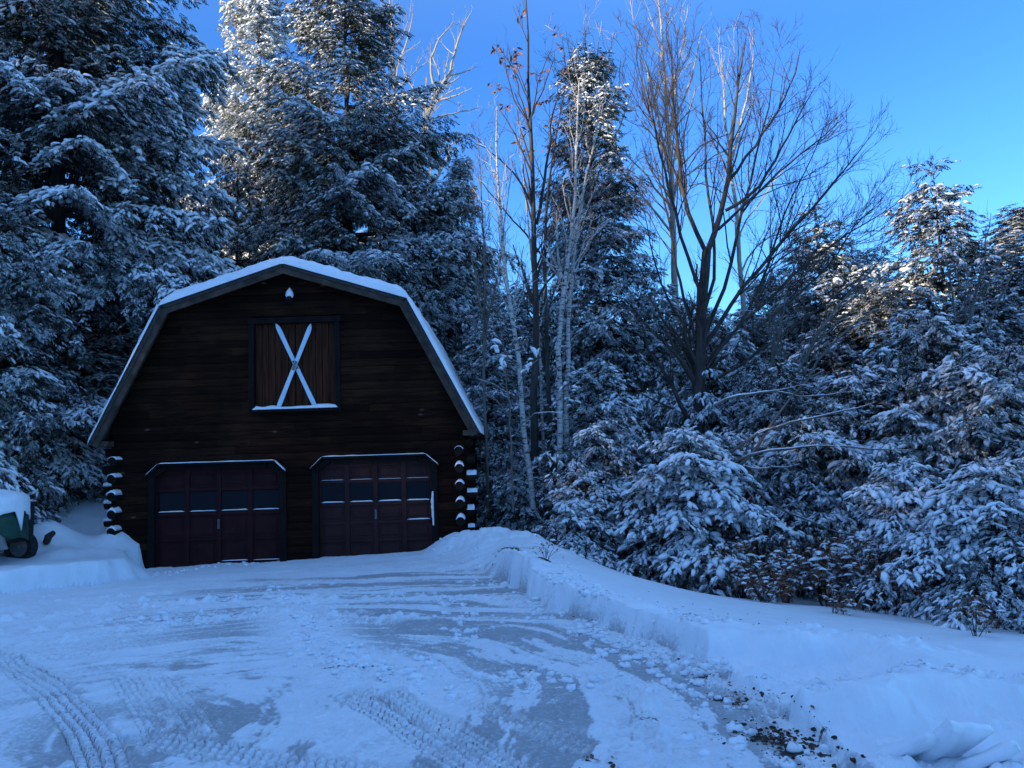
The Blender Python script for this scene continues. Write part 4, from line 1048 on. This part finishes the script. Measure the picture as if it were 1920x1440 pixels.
def bare_tree(name, cat, label, limbs, m, seed, lv, base=None, group='leafless trees beside the garage', snow=None, twig_mat=None, K=12):
    """limbs: list of (pixel path, depth path, r0, r1); lv: growth levels"""
    r = np.random.RandomState(seed); P = []; Rr = []
    for pts, dep, r0, r1 in limbs:
        dep = np.broadcast_to(dep, (len(pts),)) if np.isscalar(dep) else np.interp(np.linspace(0, 1, len(pts)), np.linspace(0, 1, len(dep)), dep)
        w_ = np.array([at(px, py, d) for (px, py), d in zip(pts, dep)]); p = resample(w_, K)
        p[1:-1] += r.normal(0, .018, (K-2, 3)); P.append(p); Rr.append(np.linspace(1, 0, K)**.8*(r0-r1)+r1)
    P = np.array(P); Rr = np.array(Rr)
    o0 = P[0, 0].copy()
    if base is None: o0[2] = P[0, 0, 2]
    o = empty(name, tuple(o0), label, cat, group)
    tk = tubes(P-o0, Rr, 9)
    link('trunk', mesh_np('trunk', tk[0], [tk[1]], [m], smooth=True), o)
    lvls = []; src = (P, Rr)
    for kw in lv:
        src = grow(r, *src, **kw); lvls.append(src)
    br = join([tubes(a-o0, b, sd) for (a, b), sd in zip(lvls[:2], [5, 4])]); tw = join([tubes(a-o0, b, 3) for a, b in lvls[2:]])
    link('crown', mesh_np('crown', np.concatenate([br[0], tw[0]]), [br[1], tw[1]+len(br[0])], [m, twig_mat or m], midx=np.concatenate([np.zeros(len(br[1]), int), np.ones(len(tw[1]), int)])), o)
    if snow:
        sn = [snow_on(P-o0, Rr, snow)]+[snow_on(a-o0, b, snow*1.2) for a, b in lvls[:snow_levels]]
        sn = join(sn); link('snow_clumps', mesh_np('snow_clumps', sn[0], [sn[1]], [M_treesnow], smooth=True), o)
    return o, lvls
snow_levels = 2
M_twig = noise_mat('reddish_twig', [(.3, (.045, .034, .03)), (.7, (.10, .075, .064))], 8, rough=.85)
UP = dict(ang=(18, 48), ratio=.43, up=.16, per_m=3.4)
TW = dict(ang=(18, 48), ratio=.5, up=.12, per_m=6.5, rmin=.0036, lmin=.25, k=4)
LV = [dict(UP), dict(UP, per_m=3.2, ratio=.42, rmin=.0055), dict(UP, per_m=5.0, ratio=.52, rmin=.0044, lmin=.3, k=5), TW]
# the big spreading tree right of centre
g = 20.5
bare_tree('spreading_bare_tree', 'tree', 'large leafless tree with a forked trunk spreading wide at right of centre', [
 ([(1308,960),(1310,760),(1312,640),(1318,560),(1325,472)], g, .175, .115),
 ([(1325,476),(1290,400),(1275,330),(1264,180),(1248,30)], [g,g+.6], 0.061, .005),
 ([(1318,560),(1282,470),(1262,390),(1240,290),(1200,110)], [g,g-.8], 0.050, .005),
 ([(1325,476),(1347,420),(1365,330),(1378,200),(1400,60)], [g,g-.3], 0.079, .005),
 ([(1360,395),(1420,362),(1470,270),(1530,160)], [g-.2,g-1.0], 0.043, .005),
 ([(1347,430),(1400,380),(1490,300),(1590,215)], [g-.1,g+1.2], 0.040, .005),
 ([(1320,650),(1375,560),(1470,450),(1560,350),(1640,245)], [g,g-1.2], 0.058, .005),
 ([(1318,640),(1365,520),(1395,380),(1440,200),(1455,110)], [g,g+.9], 0.054, .005),
 ([(1322,680),(1400,600),(1500,500),(1600,430),(1700,370)], [g,g+.6], 0.043, .005),
 ([(1305,640),(1280,560),(1258,450),(1236,330),(1215,240)], [g,g+.9], 0.043, .005),
 ([(1312,620),(1345,500),(1330,380),(1320,240),(1310,90)], [g,g+1.0], 0.050, .005),
 ([(1330,720),(1450,640),(1560,560),(1665,475)], [g,g-.9], .043, .005),
 ([(1320,700),(1440,600),(1560,500),(1625,380)], [g,g+.8], .05, .005),
 ([(1365,340),(1440,240),(1490,150),(1500,90)], [g-.1,g+.7], .04, .005),
 ([(1278,350),(1230,250),(1200,150),(1190,60)], [g+.3,g+1.2], .035, .005),
 ([(1300,640),(1250,560),(1222,470),(1205,380)], [g,g-.6], .035, .005),
 ([(1325,690),(1420,560),(1460,420),(1510,320),(1545,240)], [g,g-.5], 0.043, .005),
], M_dark, 3, LV, twig_mat=M_twig)
# dark slim tree with a few withered leaves
g = 20.5
o_dark, lv_dark = bare_tree('dark_bare_tree', 'tree', 'slim dark leafless tree with curled dead leaves near its top, left of the narrow evergreen', [
 ([(1002,920),(1003,650),(1004,480),(998,300),(992,150),(986,-10)], g, .105, .012),
 ([(1006,420),(1022,330),(1036,230),(1052,130)], [g,g+.6], .045, .006),
 ([(1003,400),(970,330),(930,290),(880,260)], [g,g-.7], .03, .005),
 ([(1000,330),(965,250),(930,190)], [g,g+.5], .028, .004),
 ([(996,250),(965,140),(952,80)], [g,g-.4], .022, .004),
 ([(996,220),(1025,150),(1040,95)], [g,g-.4], .022, .004),
], M_dark, 8, [dict(UP, per_m=2.0, ratio=.22, up=.2), dict(UP, per_m=3.2, ratio=.45, rmin=.0045), dict(UP, per_m=4, ratio=.5, rmin=.0038, k=5), TW])
bare_tree('dark_bare_tree', 'tree', 'leafless sapling crossing close to the right of the slim dark tree', [
 ([(1032,900),(1028,650),(1020,520),(1024,380),(1040,260),(1062,150)], 21.5, .07, .008),
 ([(1022,480),(975,430),(930,370),(895,330)], [21.5,21], .03, .005)],
 M_dark, 9, [dict(UP, per_m=1.8, ratio=.22, up=.2), dict(UP, per_m=3.2, ratio=.45, rmin=.0045), dict(UP, per_m=4, ratio=.5, rmin=.0038, k=5), TW])
# birches
FINE = [dict(UP, per_m=3.6, ratio=.2, up=.3, ang=(20, 42), t0=.42), dict(UP, per_m=3.4, ratio=.5, up=.12, rmin=.0045), dict(UP, per_m=4, ratio=.55, rmin=.0036, k=5), TW]
g = 18.9
bare_tree('leaning_birch', 'tree', 'white birch leaning left, nearest the garage wall', [
 ([(1000,960),(992,880),(975,720),(955,570),(940,430),(934,330),(932,200)], [g,g+.3], .072, .010)], M_birch, 12, FINE, twig_mat=M_twig, snow=.5)
bare_tree('birch', 'tree', 'left trunk of the white birch pair right of the garage', [
 ([(1052,960),(1050,800),(1046,640),(1062,500),(1076,400),(1082,250),(1086,150)], g, .075, .012)], M_birch, 13, FINE, twig_mat=M_twig, snow=.4)
bare_tree('birch', 'tree', 'right trunk of the white birch pair, curving right at its top', [
 ([(1064,960),(1062,800),(1066,600),(1075,480),(1090,370),(1110,290),(1125,200)], g+.25, .066, .012)], M_birch, 14, FINE, twig_mat=M_twig, snow=.4)
bare_tree('birch', 'tree', 'fine grey birch stems crossing the sky gap just right of the garage roof', [
 ([(915,960),(912,800),(905,640),(912,480),(900,360),(896,260)], 19.8, .045, .006),([(910,640),(935,500),(948,400),(962,300)], [19.8,20.2], .025, .005),
 ([(907,600),(885,480),(868,400)], [19.8,19.4], .02, .004)], M_bare, 15, FINE, twig_mat=M_twig)
bare_tree('birch', 'tree', 'slender pale birch between the leaning birch and the pair', [
 ([(1022,960),(1018,800),(1012,640),(1000,500),(985,380),(975,250)], 20.8, .045, .006),([(1008,600),(1035,480),(1050,400)], [20.8,20.4], .02, .004)], M_birch, 16, FINE, twig_mat=M_twig)
# sunlit beech behind the broad hemlock
g = 40
BE = [dict(UP, per_m=2.2, ratio=.38, up=.15, wander=.18), dict(UP, per_m=2.2, ratio=.45, rmin=.006, wander=.18), dict(UP, per_m=4, ratio=.5, rmin=.0055, k=5, wander=.18), dict(TW, rmin=.0045)]
bare_tree('pale_beech', 'tree', 'sunlit pale beech with crooked limbs against the sky behind the broad hemlock', [
 ([(770,520),(778,380),(795,270),(800,215),(815,180),(842,140)], g, 0.253, 0.088),
 ([(842,140),(855,90),(866,55),(885,20)], [g,g+.5], 0.081, 0.011),
 ([(818,178),(806,130),(812,90),(850,40)], [g,g-.6], 0.081, 0.011),
 ([(803,210),(770,160),(752,120)], [g,g-.4], 0.069, 0.011),
 ([(815,190),(860,178),(885,165)], [g,g-.8], 0.057, 0.011),
 ([(805,225),(860,210),(905,200)], [g,g+.5], 0.052, 0.011),
 ([(798,300),(840,275),(885,250)], [g,g-.6], 0.052, 0.011),
 ([(836,145),(870,135),(895,125)], [g,g+.6], 0.052, 0.011)], M_pale, 21, BE, twig_mat=M_pale)
bare_tree('pale_beech', 'tree', 'thin sunlit crown rising between the broad hemlock and the crooked beech', [
 ([(745,420),(742,250),(738,130),(735,40),(728,-20)], 41, .17, .02),
 ([(740,130),(765,80),(775,20)], [41,40.5], .06, .01),([(738,150),(715,80),(705,10)], [41,41.5], .06, .01)], M_pale, 22, BE, twig_mat=M_pale)
bare_tree('pale_tree', 'tree', 'sunlit leafless crown fanning out behind the tip of the narrow evergreen', [
 ([(1110,560),(1105,350),(1102,200),(1098,110),(1095,40)], 30, .13, .01),
 ([(1104,260),(1075,150),(1062,60)], [30,29.5], .05, .008),([(1104,250),(1135,150),(1150,60)], [30,30.5], .05, .008),
 ([(1106,330),(1170,230),(1190,150)], [30,29.5], .05, .008),([(1106,300),(1160,180),(1165,100)], [30,31], .05, .008),([(1103,210),(1120,110),(1128,40)], [30,30.5], .04, .008)], M_pale, 23, BE, twig_mat=M_twig)
bare_tree('pale_tree', 'tree', 'tall sunlit leafless tree behind the left limbs of the spreading one', [
 ([(1268,640),(1262,400),(1250,200),(1240,60),(1232,-20)], 27, .12, .015),
 ([(1258,330),(1225,180),(1195,60)], [27,26.5], .05, .008),([(1255,260),(1300,140),(1318,50)], [27,27.5], .05, .008),([(1250,200),(1280,90),(1290,10)], [27,26.5], .04, .008)], M_pale, 24, BE, twig_mat=M_twig)
bare_tree('pale_tree', 'tree', 'slim sunlit leafless tree among the upper limbs of the spreading one', [
 ([(1400,640),(1380,400),(1360,200),(1352,90)], 26.5, .09, .012),([(1372,300),(1410,150),(1412,50)], [26.5,26], .05, .008)], M_pale, 25, BE, twig_mat=M_twig)
# brushy leafless trees at the right
BR = [dict(UP, per_m=2.2, ratio=.4, up=.2, ang=(15, 38), t0=.15), dict(UP, per_m=3.2, ratio=.45, rmin=.005), dict(UP, per_m=3.6, ratio=.5, rmin=.0038, k=5), TW]
bare_tree('brushy_tree', 'tree', 'brushy leafless tree in front of the sunlit pointed evergreen', [
 ([(1800,760),(1795,640),(1785,540),(1770,470)], 21, .06, .008),([(1797,680),(1830,560),(1850,460),(1858,400)], [21,20.6], .04, .006),
 ([(1798,700),(1760,600),(1735,520)], [21,21.4], .035, .006),([(1800,700),(1860,600),(1900,500),(1915,440)], [21,20.5], .04, .006)], M_bare, 31, BR, twig_mat=M_twig)
bare_tree('brushy_tree', 'tree', 'brushy leafless clump between the spreading tree and the pointed evergreen', [
 ([(1450,900),(1470,760),(1520,640),(1600,540),(1690,450)], 19, .055, .006),([(1450,880),(1500,720),(1580,620),(1680,560)], [19,18.4], .045, .006),
 ([(1448,880),(1440,740),(1460,620),(1480,520)], [19,19.4], .045, .006),([(1450,880),(1560,760),(1640,700)], [19,19.3], .04, .006)], M_bare, 32, BR, twig_mat=M_twig, snow=.6)
# long limbs lying out to the right under a line of snow
A0 = dict(UP, per_m=.9, ratio=.3, up=.05, ang=(25, 50))
bare_tree('leaning_limb_shrub', 'shrub', 'low bare shrub with long snow lined limbs reaching right over the thicket', [
 ([(1340,930),(1350,880),(1420,845),(1500,838),(1600,838),(1710,845)], [17.2,16.6], .032, .008),
 ([(1330,890),(1400,820),(1480,790),(1570,775),(1640,755)], [17.4,17.0], .036, .009),
 ([(1350,920),(1400,860),(1460,780),(1500,720),(1545,695)], [17.2,17.4], .04, .012),
 ([(1360,880),(1430,878),(1500,870)], [17.2,16.6], .02, .006),
 ([(1400,900),(1450,950),(1530,985),(1650,1015)], [16.8,16.2], .025, .006),
 ([(1340,760),(1420,730),(1510,745),(1600,735)], [17.6,17.8], .03, .006)], M_bare, 33, [A0, dict(A0, per_m=1.4, rmin=.004), dict(A0, per_m=1.6, rmin=.003, k=5)], group='saplings and shrubs along the snow field', snow=.75)
bare_tree('snowy_sapling', 'sapling', 'thin bare sapling left of the birches with lumps of snow caught in its forks', [
 ([(962,960),(958,820),(950,690),(938,600)], 18.3, .03, .006),([(956,780),(900,720),(880,660)], [18.3,18], .016, .004),([(957,820),(1005,770),(1050,775)], [18.3,18.2], .016, .004),
 ([(956,760),(985,700),(1005,665)], [18.3,18.2], .014, .004)], M_bare, 34, [A0, dict(A0, per_m=1.6, rmin=.004), dict(A0, per_m=1.6, rmin=.003, k=5)], group='saplings and shrubs along the snow field', snow=1.3)
# curled dead leaves caught in the dark tree, snow lumps caught on the sapling
def quads_at(Pc, r, l, w_):
    n = len(Pc); d = nrm(r.normal(0, 1, (n, 3))+[0, 0, -.4]); s = nrm(np.cross(d, r.normal(0, 1, (n, 3)))); L_ = (l*r.uniform(.6, 1.3, n))[:, None]; W = (w_*r.uniform(.6, 1.3, n))[:, None]
    nn = np.cross(d, s)
    V_ = np.stack([Pc, Pc+d*L_*.45+s*W*.5+nn*L_*.08, Pc+d*L_, Pc+d*L_*.45-s*W*.5+nn*L_*.08], 1).reshape(-1, 3)
    return V_, np.arange(n*4).reshape(-1, 4)
r = np.random.RandomState(77)
tw = lv_dark[1][0]; top = tw[tw[:, -1, 2] > 9.2]; sel = r.choice(len(top), min(34, len(top)), False)
v, q = quads_at(np.repeat(top[sel, -1], 5, 0)+r.normal(0, .05, (len(sel)*5, 3)), r, .17, .07)
link('dead_leaves', mesh_np('dead_leaves', v-np.array(o_dark.location), [q], [M_brown]), o_dark)
def snow_lump(px, py, Y, sx, sz, label, seed, tilt=0, cat='snow lump', name='snow_lump', group='lumps of snow caught on twigs', at_=None):
    r = np.random.RandomState(seed); c = at(px, py, Y) if at_ is None else np.array(at_)
    n, m_ = 12, 8; Vs = []
    for i in range(m_+1):
        ph = math.pi*i/m_
        for j in range(n):
            th = 2*math.pi*j/n; p = np.array([math.sin(ph)*math.cos(th)*sx, math.sin(ph)*math.sin(th)*sx*.8, math.cos(ph)*sz])
            k_ = .8+.5*vn(np.array([p[0]/sx*1.6+seed]), np.array([p[2]/sz*1.6+p[1]/sx]), seed)[0]
            p = p*k_; x = p[0]*math.cos(tilt)-p[2]*math.sin(tilt); z_ = p[0]*math.sin(tilt)+p[2]*math.cos(tilt); Vs.append(c+[x, p[1], z_])
    q = MB(); q.add(Vs, [(i*n+j, (i+1)*n+j, (i+1)*n+(j+1) % n, i*n+(j+1) % n) for i in range(m_) for j in range(n)])
    return tag(q.build(name, M_snow, smooth=True), label, cat, group)
def caught_snow(path, Y, n, s, label, seed):
    r = np.random.RandomState(seed); W = np.array([at(px, py, Y) for px, py in path]); P_ = resample(W, n); o0 = P_[0]
    D = nrm(np.gradient(P_, axis=0)+r.normal(0, .25, P_.shape)); S, Nn = frames(D, r.normal(0, .5, n)); ps = []
    for i in range(n): k = r.randint(0, 6); ps.append(stamp(PAD[k][0]*[1, 1.1, 1.7], PAD[k][1], (P_[i]-o0+r.normal(0, .015, 3))[None], D[i:i+1], S[i:i+1], Nn[i:i+1], np.array([s*r.uniform(.6, 1.3)*(1.3-.9*abs(i/n-.35))])))
    v, q = join(ps); return tag(link('snow_clump', mesh_np('snow_clump', v, [q], [M_snow], smooth=True), None, tuple(o0)), label, 'snow clump', 'lumps of snow caught on twigs')
caught_snow([(924,640),(932,655),(942,668),(948,692)], 18.2, 9, .17, 'long lump of snow hanging on a twig left of the leaning birch', 3)
caught_snow([(1008,664),(1000,672),(990,684),(984,694)], 18.2, 7, .17, 'round lump of snow caught on a twig between the birches', 5)
# ------------------------------------------------------------------ brown leaved saplings along the edge of the field
def leafy(px, py_top, Y, wd, nleaf, nst, label, seed, snow=40, name='beech_sapling', lsz=.075):
    r = np.random.RandomState(seed); p = at(px, py_top, Y); z0 = gz(p[0], Y)-.03; H = max(.25, p[2]-z0)
    o = empty(name, (p[0], Y, z0), label, 'sapling', 'saplings and shrubs along the snow field')
    st = []
    for i in range(nst):
        a = r.rand()*6.28; rr_ = wd*r.uniform(.15, 1); e = np.array([math.cos(a)*rr_, math.sin(a)*rr_*.8, H*r.uniform(.6, 1.0)])
        st.append(resample([np.array([e[0]*.15, e[1]*.15, 0]), e*[.45, .45, .5], e], 8))
    P = np.array(st); R_ = np.full((nst, 8), 1.)*np.linspace(.012, .004, 8)[None]*(H/1.2)**.5
    b1 = grow(r, P, R_, 4/max(H, .5)*1.2, (25, 60), .45, .05, t0=.25, rmin=.003); b2 = grow(r, *b1, 5/max(H, .5), (25, 60), .5, .0, k=5, rmin=.0025)
    tb = join([tubes(P, R_, 5), tubes(*b1, 3), tubes(*b2, 3)])
    link('stems', mesh_np('stems', tb[0], [tb[1]], [M_dark]), o)
    src = np.concatenate([b1[0][:, 2:].reshape(-1, 3), b2[0].reshape(-1, 3)]); c = src[r.randint(0, len(src), nleaf)]+r.normal(0, .03, (nleaf, 3))
    v, q = quads_at(c, r, lsz, lsz*.55); link('leaves', mesh_np('leaves', v, [q], [M_brown]), o)
    if snow:
        c = src[r.randint(0, len(src), snow)]; d = nrm(r.normal(0, 1, (snow, 3))*[1, 1, .15]); S, Nn = frames(d, r.normal(0, .3, snow)); ps = []
        k_ = r.randint(0, 6, snow)
        for k in range(6):
            m_ = k_ == k
            if m_.any(): ps.append(stamp(PAD[k][0], PAD[k][1], c[m_]+[0, 0, .02], d[m_], S[m_], Nn[m_], r.uniform(.08, .2, m_.sum())*(H/1.2)**.5))
        ps = join(ps); link('snow_clumps', mesh_np('snow_clumps', ps[0], [ps[1]], [M_treesnow], smooth=True), o)
    return o
for a in [(1385,1010,15.9,.75,900,14,'brown leaved sapling under the bowed hemlock',1,130),(1470,1040,15.6,.6,700,12,'brown leaved sapling in the thicket, second from the bowed hemlock',2,110),
          (1545,1020,15.5,.75,1000,14,'brown leaved sapling in the middle of the thicket',3,150),(1620,1000,15.2,.8,1200,16,'tallest brown leaved sapling at the right end of the thicket',4,170),
          (1680,1050,14.8,.6,700,12,'brown leaved sapling right of the tallest one, against dark boughs',5,110),(1430,1080,15.0,.45,450,9,'low brown leaved sapling at the foot of the thicket, left side',6,60)]: leafy(*a)
leafy(1560, 1115, 13.9, .3, 130, 6, 'small brown sapling standing alone in snow below the thicket', 11, 40)
leafy(1825, 1140, 11.8, .26, 110, 6, 'small brown sapling standing alone in the open snow at the right', 12, 36)
leafy(1025, 1085, 11.6, .12, 30, 4, 'tiny dry plant sticking out of the bank face', 13, 6, lsz=.05)
# ------------------------------------------------------------------ litter and chunks
r = np.random.RandomState(4)
pts = []
for _ in range(110):
    px = r.uniform(1050, 1760); f = (px-1050)/700; py = r.uniform(1075+120*f, 1150+110*f)
    d = ray(px, py); t = 9.0
    for _k in range(10):
        p = d*t; z = float(zfield(np.array([p[0]], f32), np.array([p[1]], f32))[0]); t = t+(( (z-CAMZ)/d[2])-t)*.5
    pts.append((d[0]*t, d[1]*t))
for px, py, sg, n in ((1400,1318,.12,14),(1440,1375,.12,22),(1490,1398,.1,14),(1340,1280,.08,7),(965,1068,.3,26),(1120,1424,.06,5)):
    c = px2g([(px, py)])[0]
    for _ in range(n): pts.append((c[0]+r.normal(0, sg), c[1]+r.normal(0, sg)))
pts = np.array(pts); zz = terrain(pts[:, 0], pts[:, 1], False)[0]
Pc = np.stack([pts[:, 0], pts[:, 1], zz+.012], 1); v, q = quads_at(Pc, r, .055, .025)
v = v.reshape(-1, 4, 3); v[:, :, 2] = Pc[:, None, 2]+(v[:, :, 2]-Pc[:, None, 2])*.35; v = v.reshape(-1, 3)
tag(link('leaf_litter', mesh_np('leaf_litter', v, [q], [M_brown])), 'dead leaves and bark bits scattered on the snow', kind='stuff')
def clumps(name, pts, smin, smax, m, label, seed, flat=.7):
    r = np.random.RandomState(seed); pts = np.asarray(pts)+r.normal(0, .03, (len(pts), 2)); zz = terrain(pts[:, 0], pts[:, 1], False)[0]; Vs = []; Fs = []; o = 0
    base = []; 
    for i in range(5):
        ph = math.pi*i/4
        for j in range(7): base.append((math.sin(ph)*math.cos(2*math.pi*j/7), math.sin(ph)*math.sin(2*math.pi*j/7), math.cos(ph)))
    base = np.array(base); fq = np.array([(i*7+j, (i+1)*7+j, (i+1)*7+(j+1) % 7, i*7+(j+1) % 7) for i in range(4) for j in range(7)])
    for (x, y), z in zip(pts, zz):
        s = smin+(smax-smin)*r.rand()**3; b = base*(1+r.uniform(-.35, .35, (35, 1)))*s*[r.uniform(.8, 1.5), r.uniform(.8, 1.3), flat]
        a = r.rand()*6.28; b = np.stack([b[:, 0]*math.cos(a)-b[:, 1]*math.sin(a), b[:, 0]*math.sin(a)+b[:, 1]*math.cos(a), b[:, 2]], 1)
        Vs.append(b+[x, y, z+s*.15]); Fs.append(fq+o); o += 35
    return tag(link(name, mesh_np(name, np.concatenate(Vs), [np.concatenate(Fs)], [m], smooth=name != 'dirt_clods')), label, kind='stuff')
pts = []
for px, py, sg, n in ((1395,1318,.12,50),(1440,1375,.12,110),(1480,1392,.11,90),(1530,1412,.13,50),(1340,1280,.08,12),(965,1066,.25,30),(1120,1424,.06,4),(1460,1355,.05,8)):
    c = px2g([(px, py)])[0]; pts += [(c[0]+r.normal(0, sg), c[1]+r.normal(0, sg)) for _ in range(n)]
clumps('dirt_clods', pts, .004, .017, M_soil, 'dark clods of soil scraped up by the plough', 5)
pts = []
for path, n, sg in (([(560,1125),(555,1165),(580,1205),(650,1245),(740,1275)], 170, .16), ([(1000,1130),(1100,1185),(1200,1235),(1330,1300),(1480,1440)], 240, .16), ([(250,1160),(330,1170),(420,1150),(520,1100)], 90, .3),
                    ([(740,1260),(900,1290),(1050,1270)], 90, .25), ([(850,1120),(880,1160),(870,1190)], 60, .15), ([(300,1075),(420,1060),(560,1045),(800,1020)], 120, .25), ([(820,1020),(880,1060),(960,1100)], 160, .4), ([(1040,1070),(1120,1130),(1250,1180),(1350,1215)], 90, .10), ([(1040,1120),(1110,1165),(1230,1225),(1340,1275)], 130, .10), ([(1530,1275),(1620,1300),(1760,1320),(1900,1315)], 70, .12)):
    P_ = smooth_line(px2g(path)); k = r.randint(0, len(P_), n); pts += [tuple(P_[i]+r.normal(0, sg, 2)) for i in k]
clumps('snow_crumbs', pts*2, .008, .048, M_snow, 'loose crumbs and clods of ploughed snow', 6)
# slabs broken off the shovelled bank, lower right
def slab_mesh(px, py, L_, W_, T_, yaw, tilt, roll, label, seed):
    r = np.random.RandomState(seed); c = px2g([(px, py)])[0]; z = gz(c[0], c[1]); n = 12; Vs = []
    for side in (1, -1):
        for i in range(n):
            for j in range(n):
                u, v = i/(n-1)*2-1, j/(n-1)*2-1
                e = 1-.16*vn(np.array([u*2.3+seed]), np.array([v*2.3]), seed)[0]*(max(abs(u), abs(v))**4)
                taper = 1-.45*(u*.5+.5)
                h = T_*side*(1-.55*max(abs(u), abs(v))**6)*(.75+.5*vn(np.array([u*3]), np.array([v*3+side]), seed+1)[0])
                Vs.append((u*L_*e, v*W_*e*taper+.05*vn(np.array([u*2+9.]), np.array([1.]), seed)[0], h))
    Vs = np.array(Vs); E_ = mathutils.Euler((roll, tilt, yaw)).to_matrix(); Vs = Vs@np.array(E_).T
    Fs = []
    for s in (0, 1):
        for i in range(n-1):
            for j in range(n-1):
                f = (s*n*n+i*n+j, s*n*n+(i+1)*n+j, s*n*n+(i+1)*n+j+1, s*n*n+i*n+j+1); Fs.append(f if s == 0 else f[::-1])
    rim = [(i, 0) for i in range(n)]+[(n-1, j) for j in range(1, n)]+[(i, n-1) for i in range(n-2, -1, -1)]+[(0, j) for j in range(n-2, 0, -1)]
    for k in range(len(rim)):
        a_, b_ = rim[k], rim[(k+1) % len(rim)]; p_, q_ = a_[0]*n+a_[1], b_[0]*n+b_[1]; Fs.append((q_, p_, n*n+p_, n*n+q_))
    q = MB(); q.add(Vs+np.array([c[0], c[1], z+.03]), Fs); return tag(q.build('snow_slab', M_snow, smooth=True), label, 'snow slab', 'broken snow slabs by the shovelled bank')
slab_mesh(1690, 1415, .26, .16, .035, 2.4, .55, .3, 'wedge of broken snow slab at the bottom right, left one of three', 5)
slab_mesh(1775, 1418, .26, .17, .04, 2.2, .75, .35, 'largest tilted snow slab at the bottom right, between two others', 9)
slab_mesh(1850, 1432, .18, .13, .035, 2.7, .5, .2, 'snow slab at the bottom right, nearest the right edge of the three', 14)
